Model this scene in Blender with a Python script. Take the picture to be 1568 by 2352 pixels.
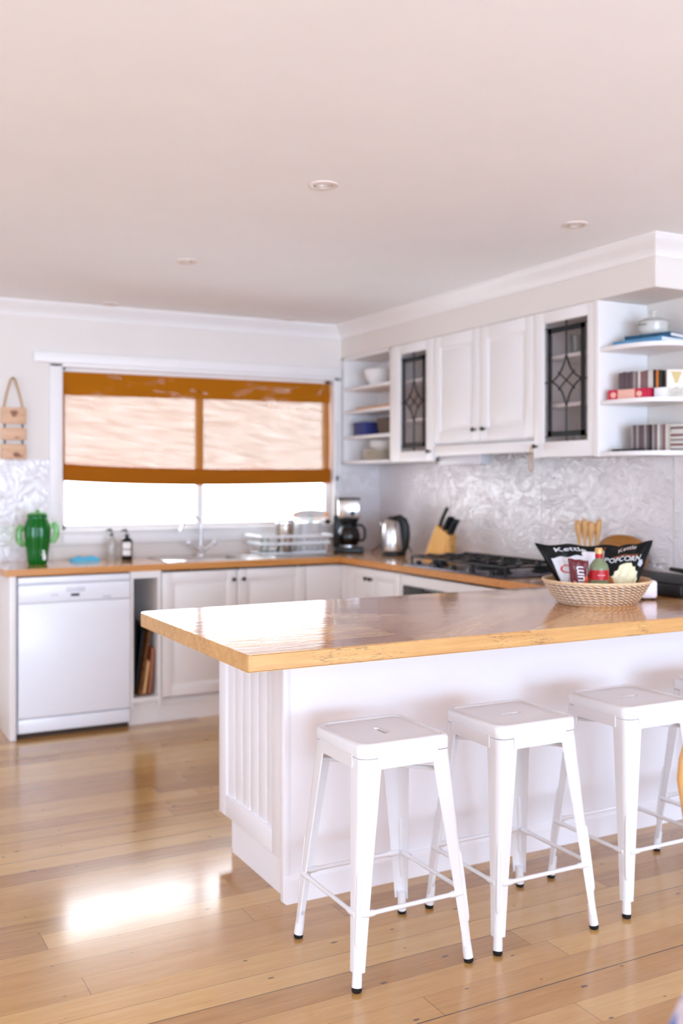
import bpy, bmesh, math, random
from mathutils import Vector, Matrix
random.seed(7)
for o in list(bpy.data.objects): bpy.data.objects.remove(o)
SC = bpy.context.scene
COL = SC.collection
PI = math.pi
# ------------------------------------------------------------------ camera
F, HY, YAW, H = 2310.0, 1104.0, math.radians(27.9), 1.40
cam = bpy.data.cameras.new('camera'); camo = bpy.data.objects.new('camera', cam); COL.objects.link(camo)
camo.location = (0, 0, H); camo.rotation_euler = (PI/2, 0, -YAW)
cam.sensor_fit = 'HORIZONTAL'; cam.sensor_width = 24.0; cam.lens = F/1568*24.0
cam.shift_y = -(1176-HY)/1568; cam.clip_start = .05
cam.dof.use_dof = True; cam.dof.focus_distance = 2.72; cam.dof.aperture_fstop = 2.0
SC.camera = camo
# ------------------------------------------------------------------ world + light
W = bpy.data.worlds.new('world'); SC.world = W; W.use_nodes = True
_bg = W.node_tree.nodes['Background']; _bg.inputs[0].default_value = (.86, .92, 1, 1)
# hazy sky, far brighter on the kitchen window's side (+y)
_tc = W.node_tree.nodes.new('ShaderNodeTexCoord'); _sp = W.node_tree.nodes.new('ShaderNodeSeparateXYZ'); _mr = W.node_tree.nodes.new('ShaderNodeMapRange')
W.node_tree.links.new(_tc.outputs['Generated'], _sp.inputs[0]); W.node_tree.links.new(_sp.outputs['Y'], _mr.inputs[0])
for _k, _v in ((1, .5), (2, .8), (3, 1.0), (4, 9.0)): _mr.inputs[_k].default_value = _v
W.node_tree.links.new(_mr.outputs[0], _bg.inputs[1])
def area(name, loc, rot, sx, sy, power, col):
    l = bpy.data.lights.new(name, 'AREA'); l.shape = 'RECTANGLE'; l.size = sx; l.size_y = sy; l.energy = power; l.color = col
    o = bpy.data.objects.new(name, l); o.location = loc; o.rotation_euler = rot; COL.objects.link(o); return o
area('daylight_front_glass_doors', (.4, -4.46, 1.05), (PI/2, 0, 0), 5.4, 2.0, 430, (.525, .72, 1.0))
area('daylight_left_windows', (-3.06, 3.2, 1.45), (PI/2, 0, -PI/2), 3.6, 1.8, 32, (.525, .72, 1.0))
SC.view_settings.view_transform = 'Standard'; SC.view_settings.look = 'None'
SC.view_settings.exposure = 0.60; SC.view_settings.gamma = 1.0; SC.view_settings.use_curve_mapping = False
SC.cycles.use_denoising = True; SC.cycles.max_bounces = 8; SC.cycles.diffuse_bounces = 7; SC.cycles.glossy_bounces = 4
SC.cycles.use_adaptive_sampling = True; SC.cycles.adaptive_threshold = .10; SC.cycles.adaptive_min_samples = 16; SC.cycles.use_light_tree = False
SC.cycles.transparent_max_bounces = 16; SC.cycles.sample_clamp_indirect = 6.0
SC.cycles.caustics_reflective = False; SC.cycles.caustics_refractive = False
# ------------------------------------------------------------------ materials
def lin(r, g, b):
    f = lambda c: (c/255/12.92) if c/255 <= .04045 else ((c/255+.055)/1.055)**2.4
    return (f(r), f(g), f(b), 1)
class N:
    def __init__(s, name):
        s.m = bpy.data.materials.new(name); s.m.use_nodes = True; s.t = s.m.node_tree
        s.b = s.t.nodes['Principled BSDF']; s.out = s.t.nodes['Material Output']
    def n(s, t, **k):
        x = s.t.nodes.new(t)
        for a, v in k.items(): setattr(x, a, v)
        return x
    def l(s, a, b): s.t.links.new(a, b)
    def set(s, n, k, v):
        if hasattr(v, 'node'): s.l(v, n.inputs[k])
        else: n.inputs[k].default_value = v
    def math(s, op, a, b=0.0, c=0.0):
        x = s.n('ShaderNodeMath', operation=op)
        for i, v in enumerate((a, b, c)): s.set(x, i, v)
        return x.outputs[0]
    def mix(s, f, a, b, mode='MIX'):
        x = s.n('ShaderNodeMix', data_type='RGBA', blend_type=mode)
        s.set(x, 0, f); s.set(x, 6, a); s.set(x, 7, b); return x.outputs[2]
    def comb(s, x=0., y=0., z=0.):
        c = s.n('ShaderNodeCombineXYZ')
        for i, v in enumerate((x, y, z)): s.set(c, i, v)
        return c.outputs[0]
    def pos(s):
        g = s.n('ShaderNodeNewGeometry'); p = s.n('ShaderNodeSeparateXYZ'); s.l(g.outputs['Position'], p.inputs[0]); return g.outputs['Position'], p.outputs
    def obj(s):
        g = s.n('ShaderNodeTexCoord'); p = s.n('ShaderNodeSeparateXYZ'); s.l(g.outputs['Object'], p.inputs[0]); return g.outputs['Object'], p.outputs
    def noise(s, v, scale, detail=3, rough=.5, dist=0.):
        x = s.n('ShaderNodeTexNoise'); s.l(v, x.inputs['Vector'])
        x.inputs['Scale'].default_value = scale; x.inputs['Detail'].default_value = detail; x.inputs['Roughness'].default_value = rough
        x.inputs['Distortion'].default_value = dist; return x.outputs['Fac']
    def ramp(s, f, *st):
        x = s.n('ShaderNodeValToRGB'); s.l(f, x.inputs[0]); e = x.color_ramp.elements
        while len(e) < len(st): e.new(.5)
        for k, (p, c) in enumerate(st):
            e[k].position = p; e[k].color = c if isinstance(c, tuple) else (c, c, c, 1)
        return x.outputs[0]
    def step(s, f, a, b):
        x = s.n('ShaderNodeMapRange'); s.l(f, x.inputs[0]); x.inputs[1].default_value = a; x.inputs[2].default_value = b; return x.outputs[0]
    def bump(s, h, strength=.2, dist=.01):
        x = s.n('ShaderNodeBump'); s.l(h, x.inputs['Height']); x.inputs['Strength'].default_value = strength; x.inputs['Distance'].default_value = dist
        s.l(x.outputs[0], s.b.inputs['Normal'])
MATS = {}
def pm(name, col, rough=.5, metal=0., spec=.5, coat=0., bump=0., bscale=40., var=.03, trans=0., ior=1.45):
    if name in MATS: return MATS[name]
    a = N(name); b = a.b
    v, _ = a.obj()
    nz = a.noise(v, bscale, 2)
    c0 = tuple(min(1, c*(1-var)) for c in col[:3])+(1,); c1 = tuple(min(1, c*(1+var)) for c in col[:3])+(1,)
    a.l(a.ramp(nz, (.3, c0), (.7, c1)), b.inputs['Base Color'])
    b.inputs['Roughness'].default_value = rough; b.inputs['Metallic'].default_value = metal
    b.inputs['Specular IOR Level'].default_value = spec; b.inputs['Coat Weight'].default_value = coat; b.inputs['Coat Roughness'].default_value = .08
    b.inputs['Transmission Weight'].default_value = trans; b.inputs['IOR'].default_value = ior
    if bump: a.bump(nz, bump, .004)
    MATS[name] = a.m; return a.m
M = {}
M['wall'] = pm('white_wall_paint', lin(228, 219, 211), .7, var=.01, bscale=3)
M['ceil'] = pm('ceiling_paint', lin(246, 246, 248), .8, var=.01, bscale=3)
M['trim'] = pm('white_trim_paint', lin(238, 232, 229), .4, var=.01, bscale=3)
M['cab'] = pm('white_cabinet_paint', lin(237, 231, 228), .35, var=.01, bscale=3)
M['island'] = pm('white_island_paint', lin(244, 241, 244), .45, var=.01, bscale=3)
M['appl'] = pm('white_appliance_enamel', lin(240, 240, 246), .28, var=.005)
M['stool'] = pm('white_powder_coat', lin(233, 232, 235), .22, var=.005, coat=.3)
M['black'] = pm('black_plastic', lin(14, 15, 16), .35, var=.1)
M['rubber'] = pm('black_rubber', lin(16, 16, 17), .6)
M['knob'] = pm('black_iron_knob', lin(20, 18, 18), .4)
M['blackglass'] = pm('black_oven_glass', lin(12, 12, 14), .06, var=.05)
M['iron'] = pm('cast_iron', lin(22, 21, 24), .55, bump=.2, bscale=200)
M['steel'] = pm('brushed_steel', lin(196, 190, 186), .22, 1., bscale=12)
M['chrome'] = pm('chrome', lin(225, 225, 230), .08, 1.)
M['hobplate'] = pm('hob_plate', lin(92, 88, 98), .25, .9)
M['dark'] = pm('recess_shade_brown', lin(70, 55, 45), .8)  # dark colour stands for shade in the foot gap and under the hood
M['grey'] = pm('grey_plastic', lin(190, 188, 192), .4)
M['silverhood'] = pm('hood_painted_metal', lin(206, 200, 202), .4)
M['beige'] = pm('rope_fibre', lin(196, 160, 122), .9, bump=.5, bscale=300, var=.15)
M['china'] = pm('white_china', lin(240, 236, 232), .2, coat=.3)
M['cream'] = pm('cream_china', lin(226, 212, 190), .3)
M['blue'] = pm('navy_blue_box', lin(52, 56, 118), .5)
M['cyan'] = pm('cyan_cloth', lin(96, 196, 232), .9, bump=.6, bscale=120)
M['paper'] = pm('white_paper', lin(236, 232, 230), .7)
M['lead'] = pm('lead_came', lin(24, 26, 28), .45, .4)
def wood(name, c0, c1, rough, axis='x', scale=1., coat=0., bump=.05, speck=0., spec=.5, wav=0.):
    a = N(name); v, p = a.pos()
    if axis == 'x': cv = a.comb(a.math('MULTIPLY', p[0], 1.2*scale), a.math('MULTIPLY', p[1], 16*scale), a.math('MULTIPLY', p[2], 16*scale))
    elif axis == 'y': cv = a.comb(a.math('MULTIPLY', p[0], 16*scale), a.math('MULTIPLY', p[1], 1.2*scale), a.math('MULTIPLY', p[2], 16*scale))
    else: cv = a.comb(a.math('MULTIPLY', p[0], 16*scale), a.math('MULTIPLY', p[1], 16*scale), a.math('MULTIPLY', p[2], 1.2*scale))
    n1 = a.noise(cv, 2.2, 5, .6, .6)
    col = a.ramp(n1, (.3, c0), (.7, c1))
    if speck:
        cs = a.comb(a.math('MULTIPLY', p[0], 26.), a.math('MULTIPLY', p[1], 26.), a.math('MULTIPLY', p[2], 170.))
        sp = a.noise(cs, 1.3, 4, .7); big = a.noise(v, 5., 2)
        m = a.math('MULTIPLY', a.step(sp, .55, .63), a.step(big, .46, .56))
        col = a.mix(a.math('MULTIPLY', m, speck), col, lin(110, 84, 54))
    a.l(col, a.b.inputs['Base Color']); a.b.inputs['Roughness'].default_value = rough
    a.b.inputs['Coat Weight'].default_value = coat; a.b.inputs['Coat Roughness'].default_value = .06; a.b.inputs['Specular IOR Level'].default_value = spec
    if wav:
        h = a.noise(v, 7., 2); a.bump(h, wav, .01)
    elif bump: a.bump(n1, bump, .003)
    return a.m
M['oak_edge'] = wood('raw_oak_edge', lin(196, 142, 82), lin(216, 170, 108), .4, 'x', speck=.65)
M['pine'] = wood('pale_pine', lin(206, 152, 96), lin(222, 176, 122), .5, 'z', 2.)
M['block'] = wood('knife_block_wood', lin(226, 166, 84), lin(240, 188, 110), .45, 'z', 1.5)
M['spoon'] = wood('spoon_wood', lin(196, 142, 84), lin(218, 168, 108), .55, 'z', 3.)
M['brown'] = wood('brown_wood', lin(150, 92, 30), lin(178, 116, 48), .45, 'y', 2.)
M['red_wood'] = wood('reddish_wood', lin(150, 84, 54), lin(176, 108, 74), .5, 'z', 2.)
M['bent'] = wood('bentwood', lin(202, 142, 78), lin(224, 170, 104), .35, 'z', 2.)
M['signwood'] = wood('sign_wood', lin(204, 158, 122), lin(226, 184, 150), .6, 'x', 2.)
M['orangewood'] = wood('orange_wood', lin(206, 140, 62), lin(226, 164, 86), .5, 'x', 2.)
def bench_top(name, herring):
    a = N(name); v, p = a.pos()
    # broad boards with their own tone, laid along x (and a chevron field in the island top)
    def boards(u, w, ph, sc):
        row = a.math('FLOOR', a.math('DIVIDE', a.math('ADD', w, ph), .135))
        wn = a.n('ShaderNodeTexWhiteNoise', noise_dimensions='1D'); a.l(row, wn.inputs['W'])
        g = a.noise(a.comb(a.math('MULTIPLY', u, 1.4), a.math('MULTIPLY', w, 18.), a.math('MULTIPLY', row, 3.7)), sc, 5, .6, .8)
        return a.math('ADD', a.math('MULTIPLY', wn.outputs['Value'], .45), a.math('MULTIPLY', g, .62))
    t = boards(p[0], p[1], 5.0, 2.)
    if herring:
        u = a.math('ADD', a.math('MULTIPLY', p[0], .82), a.math('MULTIPLY', p[1], .57)); w = a.math('SUBTRACT', a.math('MULTIPLY', p[1], .82), a.math('MULTIPLY', p[0], .57))
        u2 = a.math('SUBTRACT', a.math('MULTIPLY', p[0], .82), a.math('MULTIPLY', p[1], .57)); w2 = a.math('ADD', a.math('MULTIPLY', p[1], .82), a.math('MULTIPLY', p[0], .57))
        side = a.math('GREATER_THAN', p[1], 3.08)
        mx = a.n('ShaderNodeMix', data_type='FLOAT'); a.l(side, mx.inputs[0]); a.l(boards(u, w, 5., 2.), mx.inputs[2]); a.l(boards(u2, w2, 5.3, 2.), mx.inputs[3])
        inside = a.math('MULTIPLY', a.math('GREATER_THAN', p[0], 1.62), a.math('LESS_THAN', p[0], 2.62))
        mi = a.n('ShaderNodeMix', data_type='FLOAT'); a.l(inside, mi.inputs[0]); a.l(t, mi.inputs[2]); a.l(mx.outputs[0], mi.inputs[3]); t = mi.outputs[0]
    col = a.ramp(t, (.28, lin(164, 100, 54)), (.5, lin(210, 152, 94)), (.74, lin(240, 194, 138)))
    a.l(col, a.b.inputs['Base Color']); a.b.inputs['Roughness'].default_value = .16
    a.b.inputs['Coat Weight'].default_value = .6; a.b.inputs['Coat Roughness'].default_value = .05
    h = a.noise(a.comb(a.math('MULTIPLY', p[0], 3.), a.math('MULTIPLY', p[1], 9.), 0.), 3., 2)
    x = a.n('ShaderNodeBump'); a.l(h, x.inputs['Height']); x.inputs['Strength'].default_value = .2; x.inputs['Distance'].default_value = .004
    a.l(x.outputs[0], a.b.inputs['Normal']); a.l(x.outputs[0], a.b.inputs['Coat Normal'])
    return a.m
M['island_top'] = bench_top('varnished_timber_island_top', True)
M['bench'] = bench_top('varnished_timber_bench', False)
def edge_mat(name, c0, c1):
    return wood(name, c0, c1, .3, 'x', 1., coat=.2)
M['bench_edge'] = edge_mat('varnished_bench_edge', lin(196, 126, 56), lin(216, 150, 80))
def floor_mat():
    a = N('floorboards'); v, p = a.pos(); WD = .108
    y = a.math('DIVIDE', a.math('SUBTRACT', p[1], 2.199-WD*200), WD)
    row = a.math('FLOOR', y); fr = a.math('FRACT', y)
    wn = a.n('ShaderNodeTexWhiteNoise', noise_dimensions='1D'); a.l(row, wn.inputs['W'])
    xs = a.math('DIVIDE', a.math('ADD', p[0], a.math('MULTIPLY', wn.outputs['Value'], 9.)), 2.3)
    colm = a.math('FLOOR', xs); fx = a.math('FRACT', xs)
    w2 = a.n('ShaderNodeTexWhiteNoise', noise_dimensions='2D'); a.l(a.comb(row, colm, 0.), w2.inputs['Vector'])
    tone = w2.outputs['Value']
    g = a.noise(a.comb(a.math('MULTIPLY', p[0], 1.5), a.math('MULTIPLY', p[1], 22.), a.math('MULTIPLY', a.math('ADD', row, a.math('MULTIPLY', colm, 3.3)), 2.3)), 2.4, 6, .62, .7)
    fine = a.noise(a.comb(a.math('MULTIPLY', p[0], 9.), a.math('MULTIPLY', p[1], 160.), 0.), 1.5, 3, .6)
    t = a.math('ADD', a.math('ADD', a.math('MULTIPLY', tone, .52), a.math('MULTIPLY', g, .55)), a.math('MULTIPLY', a.math('SUBTRACT', fine, .5), .25))
    col = a.ramp(t, (.22, lin(158, 110, 59)), (.5, lin(186, 138, 79)), (.85, lin(208, 165, 101)))
    # gaps: some tight, some open and dark
    d = a.math('MINIMUM', fr, a.math('SUBTRACT', 1., fr))
    w3 = a.n('ShaderNodeTexWhiteNoise', noise_dimensions='1D'); a.l(a.math('ROUND', y), w3.inputs['W'])
    wob = a.math('MULTIPLY', a.math('SUBTRACT', a.noise(v, 9., 2), .5), .012)
    gw = a.math('ADD', a.math('MULTIPLY', a.math('POWER', w3.outputs['Value'], 3.), .014), .0055)
    gap = a.math('LESS_THAN', a.math('ADD', d, wob), gw)
    dx = a.math('MINIMUM', fx, a.math('SUBTRACT', 1., fx)); gapx = a.math('LESS_THAN', dx, .0006)
    crack = a.math('MULTIPLY', a.math('COMPARE', a.math('ROUND', y), 200., .5), a.math('LESS_THAN', a.math('ADD', d, a.math('MULTIPLY', wob, 1.6)), .020))
    gp = a.math('MAXIMUM', a.math('MAXIMUM', a.math('MULTIPLY', gap, a.math('ADD', .35, a.math('MULTIPLY', w3.outputs['Value'], .5))), crack), a.math('MULTIPLY', gapx, .6))
    col = a.mix(gp, col, lin(84, 50, 28))
    # nail holes and gum veins
    vo = a.n('ShaderNodeTexVoronoi', feature='F1', voronoi_dimensions='2D'); a.l(a.comb(a.math('MULTIPLY', p[0], 4.2), a.math('MULTIPLY', p[1], 9.5), 0.), vo.inputs['Vector']); vo.inputs['Scale'].default_value = 1.
    sel = a.n('ShaderNodeSeparateColor'); a.l(vo.outputs['Color'], sel.inputs[0])
    spot = a.math('LESS_THAN', vo.outputs['Distance'], a.math('MULTIPLY', a.math('SUBTRACT', sel.outputs[0], .35), .085))
    col = a.mix(a.math('MULTIPLY', spot, .8), col, lin(66, 42, 30))
    vein = a.noise(a.comb(a.math('MULTIPLY', p[0], 2.2), a.math('MULTIPLY', p[1], 34.), 3.), 1.6, 4, .7, 1.2)
    col = a.mix(a.math('MULTIPLY', a.step(vein, .64, .74), .5), col, lin(128, 80, 48))
    a.l(col, a.b.inputs['Base Color'])
    r = a.math('ADD', .15, a.math('MULTIPLY', a.noise(v, 6., 3), .16)); a.l(r, a.b.inputs['Roughness'])
    a.b.inputs['Coat Weight'].default_value = .5; a.b.inputs['Coat Roughness'].default_value = .12
    h = a.math('SUBTRACT', a.math('ADD', a.math('MULTIPLY', a.noise(a.comb(a.math('MULTIPLY', p[0], 2.), a.math('MULTIPLY', p[1], 11.), 0.), 2., 2), .5), a.math('MULTIPLY', g, .1)), a.math('MULTIPLY', gp, .35))
    a.bump(h, .22, .004)
    return a.m
M['floor'] = floor_mat()
def tin_mat():
    a = N('pressed_tin_panels'); v, p = a.pos()
    # embossed leaf scrolls: folded, swirling noise
    u = a.math('ADD', p[0], p[1]); cv = a.comb(u, p[2], 0.)
    n1 = a.noise(cv, 7.5, 1, .4, 2.2)
    h = a.math('ABSOLUTE', a.math('SINE', a.math('MULTIPLY', n1, 17.)))
    n2 = a.noise(cv, 16., 1, .4, 1.2)
    h = a.math('ADD', a.math('MULTIPLY', h, .6), a.math('MULTIPLY', n2, .5))
    a.b.inputs['Base Color'].default_value = lin(224, 216, 215); a.b.inputs['Roughness'].default_value = .36; a.b.inputs['Metallic'].default_value = .15
    a.bump(h, .34, .010)
    return a.m
M['tin'] = tin_mat()
def blind_mat(name, base, opens, sun_patches=0.):
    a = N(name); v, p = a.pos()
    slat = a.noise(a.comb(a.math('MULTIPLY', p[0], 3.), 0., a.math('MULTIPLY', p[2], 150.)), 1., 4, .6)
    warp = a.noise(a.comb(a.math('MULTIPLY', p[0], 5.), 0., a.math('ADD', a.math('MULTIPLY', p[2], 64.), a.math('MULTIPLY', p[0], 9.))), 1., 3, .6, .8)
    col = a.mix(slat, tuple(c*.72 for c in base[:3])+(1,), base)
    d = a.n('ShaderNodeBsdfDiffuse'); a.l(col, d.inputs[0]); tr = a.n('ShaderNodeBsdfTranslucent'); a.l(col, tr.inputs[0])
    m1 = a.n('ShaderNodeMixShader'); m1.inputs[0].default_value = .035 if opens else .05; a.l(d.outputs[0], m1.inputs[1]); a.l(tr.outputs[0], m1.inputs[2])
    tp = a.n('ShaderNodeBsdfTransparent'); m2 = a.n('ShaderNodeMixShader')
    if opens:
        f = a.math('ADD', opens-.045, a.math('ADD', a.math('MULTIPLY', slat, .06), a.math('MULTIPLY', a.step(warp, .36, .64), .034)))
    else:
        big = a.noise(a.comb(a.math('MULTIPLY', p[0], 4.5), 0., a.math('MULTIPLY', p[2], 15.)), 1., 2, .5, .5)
        f = a.math('MULTIPLY', a.math('MULTIPLY', a.step(big, .53, .66), a.math('ADD', .35, slat)), sun_patches)  # sun dapples on the valance, put into the weave as see-through spots
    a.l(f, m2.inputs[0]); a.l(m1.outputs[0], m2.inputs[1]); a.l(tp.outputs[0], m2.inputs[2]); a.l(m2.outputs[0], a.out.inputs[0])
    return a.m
M['blind_sheet'] = blind_mat('open_woven_bamboo', lin(184, 118, 54), .054)
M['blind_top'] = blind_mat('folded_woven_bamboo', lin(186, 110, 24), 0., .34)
M['blind_fold'] = blind_mat('dense_woven_bamboo', lin(176, 100, 26), 0., 0.)
def thin_glass(name, tint, fac=.08, rough=.02):
    a = N(name); tp = a.n('ShaderNodeBsdfTransparent'); tp.inputs[0].default_value = tint
    g = a.n('ShaderNodeBsdfGlossy'); g.inputs['Roughness'].default_value = rough; m = a.n('ShaderNodeMixShader')
    fr = a.n('ShaderNodeLayerWeight'); fr.inputs[0].default_value = .5
    a.l(a.math('ADD', .03+fac*.2, a.math('MULTIPLY', a.math('POWER', fr.outputs['Facing'], 4.), .55)), m.inputs[0]); a.l(tp.outputs[0], m.inputs[1]); a.l(g.outputs[0], m.inputs[2]); a.l(m.outputs[0], a.out.inputs[0]); return a.m
M['pane'] = thin_glass('window_glass', (.97, .98, .98, 1))
M['leadglass'] = thin_glass('smoky_leadlight_glass', (.95, .93, .93, 1), .02, .12)
M['clearglass'] = thin_glass('clear_glassware', (.86, .88, .86, 1), .12)
M['carafe'] = thin_glass('dark_carafe_glass', (.16, .14, .14, 1), .12)
M['bottle_glass'] = thin_glass('pale_green_bottle_glass', (.62, .68, .50, 1), .1)
def green_glass():
    a = N('green_glass'); b = a.b
    b.inputs['Base Color'].default_value = lin(0, 108, 26); b.inputs['Specular IOR Level'].default_value = .3; b.inputs['Roughness'].default_value = .08; b.inputs['Transmission Weight'].default_value = .2
    v, p = a.obj(); a.bump(a.noise(v, 30., 2), .1, .004); return a.m
M['green'] = green_glass()
M['green_pale'] = thin_glass('pale_green_glass', (.50, .82, .46, 1), .1)
# ------------------------------------------------------------------ mesh builder
ORG = {}
class MB:
    def __init__(s): s.bm = bmesh.new()
    def _take(s, t, mat=None):
        if mat: bmesh.ops.transform(t, matrix=mat, verts=t.verts)
        me = bpy.data.meshes.new('tmp'); t.to_mesh(me); t.free(); s.bm.from_mesh(me); bpy.data.meshes.remove(me); return s
    def box(s, x0, x1, y0, y1, z0, z1, bev=0., seg=2, mat=None):
        t = bmesh.new(); bmesh.ops.create_cube(t, size=1)
        for v in t.verts: v.co = Vector(((x0+x1)/2+v.co.x*(x1-x0), (y0+y1)/2+v.co.y*(y1-y0), (z0+z1)/2+v.co.z*(z1-z0)))
        if bev: bmesh.ops.bevel(t, geom=t.edges[:], offset=bev, segments=seg, affect='EDGES', profile=.5)
        return s._take(t, mat)
    def lathe(s, prof, c=(0, 0, 0), seg=32, mat=None, sx=1., sy=1.):
        t = bmesh.new(); rings = []
        for r, z in prof:
            if r < 1e-6: rings.append([t.verts.new((c[0], c[1], c[2]+z))])
            else: rings.append([t.verts.new((c[0]+sx*r*math.cos(2*PI*k/seg), c[1]+sy*r*math.sin(2*PI*k/seg), c[2]+z)) for k in range(seg)])
        for a, b in zip(rings, rings[1:]):
            for k in range(seg):
                k2 = (k+1) % seg
                if len(a) == 1 and len(b) == 1: continue
                if len(a) == 1: t.faces.new((a[0], b[k2], b[k]))
                elif len(b) == 1: t.faces.new((a[k], a[k2], b[0]))
                else: t.faces.new((a[k], a[k2], b[k2], b[k]))
        return s._take(t, mat)
    def cyl(s, a, b, r, r2=None, seg=20): return s.tube([a, b], r, r2, seg)
    def tube(s, pts, r, r2=None, seg=10, closed=False, flat=1.):
        pts = [Vector(p) for p in pts]; n = len(pts); t = bmesh.new(); rings = []; up = None
        for i, p in enumerate(pts):
            if closed: d = (pts[(i+1) % n]-pts[i-1]).normalized()
            else: d = (pts[min(i+1, n-1)]-pts[max(i-1, 0)]).normalized()
            if up is None: up = Vector((0, 0, 1)) if abs(d.z) < .9 else Vector((1, 0, 0))
            sx = d.cross(up).normalized(); up2 = sx.cross(d).normalized(); up = up2
            rr = r[i] if isinstance(r, (list, tuple)) else (r if r2 is None else r+(r2-r)*i/(n-1))
            rings.append([t.verts.new(p+rr*(math.cos(2*PI*k/seg)*sx+flat*math.sin(2*PI*k/seg)*up2)) for k in range(seg)])
        m = n if closed else n-1
        for i in range(m):
            a, b = rings[i], rings[(i+1) % n]
            for k in range(seg): t.faces.new((a[k], a[(k+1) % seg], b[(k+1) % seg], b[k]))
        if not closed: t.faces.new(rings[0][::-1]); t.faces.new(rings[-1])
        return s._take(t)
    def prism(s, poly, z0, z1, mat=None, bev=0.):
        t = bmesh.new(); lo = [t.verts.new((x, y, z0)) for x, y in poly]; hi = [t.verts.new((x, y, z1)) for x, y in poly]; n = len(poly)
        t.faces.new(lo[::-1]); t.faces.new(hi)
        for k in range(n): t.faces.new((lo[k], lo[(k+1) % n], hi[(k+1) % n], hi[k]))
        if bev: bmesh.ops.bevel(t, geom=[e for e in t.edges], offset=bev, segments=2, affect='EDGES')
        return s._take(t, mat)
    def grid(s, fn, nu, nv, closeu=False):
        t = bmesh.new(); g = [[t.verts.new(fn(i/(nu if closeu else nu-1), j/(nv-1))) for i in range(nu)] for j in range(nv)]
        for j in range(nv-1):
            for i in range(nu if closeu else nu-1):
                i2 = (i+1) % nu; t.faces.new((g[j][i], g[j][i2], g[j+1][i2], g[j+1][i]))
        return s._take(t)
    def loops(s, ls, cap0=False, cap1=False):
        t = bmesh.new(); g = [[t.verts.new(p) for p in l] for l in ls]; n = len(ls[0])
        for a, b in zip(g, g[1:]):
            for k in range(n): t.faces.new((a[k], a[(k+1) % n], b[(k+1) % n], b[k]))
        if cap0: t.faces.new(g[0][::-1])
        if cap1: t.faces.new(g[-1])
        return s._take(t)
    def ball(s, c, r, sc=(1, 1, 1), sub=2):
        t = bmesh.new(); bmesh.ops.create_icosphere(t, subdivisions=sub, radius=r)
        for v in t.verts: v.co = Vector((c[0]+v.co.x*sc[0], c[1]+v.co.y*sc[1], c[2]+v.co.z*sc[2]))
        return s._take(t)
    def build(s, name, mat, parent=None, smooth=True, mats=None):
        bm = s.bm
        bmesh.ops.recalc_face_normals(bm, faces=bm.faces)
        if parent is not None: org = ORG[parent.name]
        else:
            xs = [v.co for v in bm.verts]
            org = Vector(((min(v.x for v in xs)+max(v.x for v in xs))/2, (min(v.y for v in xs)+max(v.y for v in xs))/2, min(v.z for v in xs)))
        for v in bm.verts: v.co -= org
        me = bpy.data.meshes.new(name); bm.to_mesh(me); bm.free()
        if smooth:
            for p in me.polygons: p.use_smooth = True
            try: me.set_sharp_from_angle(angle=math.radians(38))
            except Exception: pass
        o = bpy.data.objects.new(name, me); COL.objects.link(o)
        for x in (mats or [mat]): me.materials.append(x)
        if parent is not None: o.parent = parent
        else: o.location = org
        ORG[o.name] = org.copy(); return o
def tag(o, label, cat, group=None, kind=None):
    o['label'] = label; o['category'] = cat
    if group: o['group'] = group
    if kind: o['kind'] = kind
    return o
def thing(name, loc, label, cat, group=None, kind=None):
    o = bpy.data.objects.new(name, None); o.empty_display_size = .05; o.location = loc; COL.objects.link(o); ORG[o.name] = Vector(loc); return tag(o, label, cat, group, kind)
def struct(o, label, cat): return tag(o, label, cat, None, 'structure')
def dup(root, loc, rz=0., label=None):
    r = root.copy(); COL.objects.link(r); r.location = loc; r.rotation_euler = (0, 0, rz)
    if label: r['label'] = label
    for ch in list(root.children):
        c = ch.copy(); COL.objects.link(c); c.parent = r
        for g in ch.children:
            d = g.copy(); COL.objects.link(d); d.parent = c
    return r
def text_bm(txt, size, shear=0., ext=.0006):
    c = bpy.data.curves.new('t', 'FONT'); c.body = txt; c.size = size; c.extrude = 0; c.shear = shear; c.align_x = 'CENTER'; c.align_y = 'CENTER'
    o = bpy.data.objects.new('t', c); COL.objects.link(o)
    dg = bpy.context.evaluated_depsgraph_get(); me = bpy.data.meshes.new_from_object(o.evaluated_get(dg))
    bpy.data.objects.remove(o); bpy.data.curves.remove(c)
    return me
def text_on(mb, txt, size, fn, shear=0.):
    me = text_bm(txt, size, shear); t = bmesh.new(); t.from_mesh(me); bpy.data.meshes.remove(me)
    bmesh.ops.subdivide_edges(t, edges=t.edges[:], cuts=1)
    for v in t.verts: v.co = fn(v.co.x, v.co.y)
    return mb._take(t)
# ================================================================== SETTING
YB, XW, XS, ZC = 6.2, 3.59, 3.28, 2.47
XL, YF = -3.1, -4.5
struct(MB().box(XL, XW+.1, YF, YB+.1, -.06, 0).build('floor', M['floor'], smooth=False), 'honey coloured varnished timber floorboards of the kitchen', 'floor')
struct(MB().box(XL, XW+.1, YF, YB+.1, ZC, ZC+.06).build('ceiling', M['ceil'], smooth=False), 'flat white plaster ceiling over the kitchen', 'ceiling')
WX0, WX1, WZ0, WZ1 = 1.362, 3.215, 1.10, 2.092
m = MB()
m.box(XL, WX0, YB, YB+.12, 0, ZC).box(WX1, XW+.1, YB, YB+.12, 0, ZC).box(WX0, WX1, YB, YB+.12, 0, WZ0).box(WX0, WX1, YB, YB+.12, WZ1, ZC)
struct(m.build('wall_back', M['wall'], smooth=False), 'pale back wall around the kitchen window', 'wall')
struct(MB().box(XW, XW+.1, YF, YB, 0, ZC).build('wall_right', M['wall'], smooth=False), 'pale right wall behind the cooktop and wall cupboards', 'wall')
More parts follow.
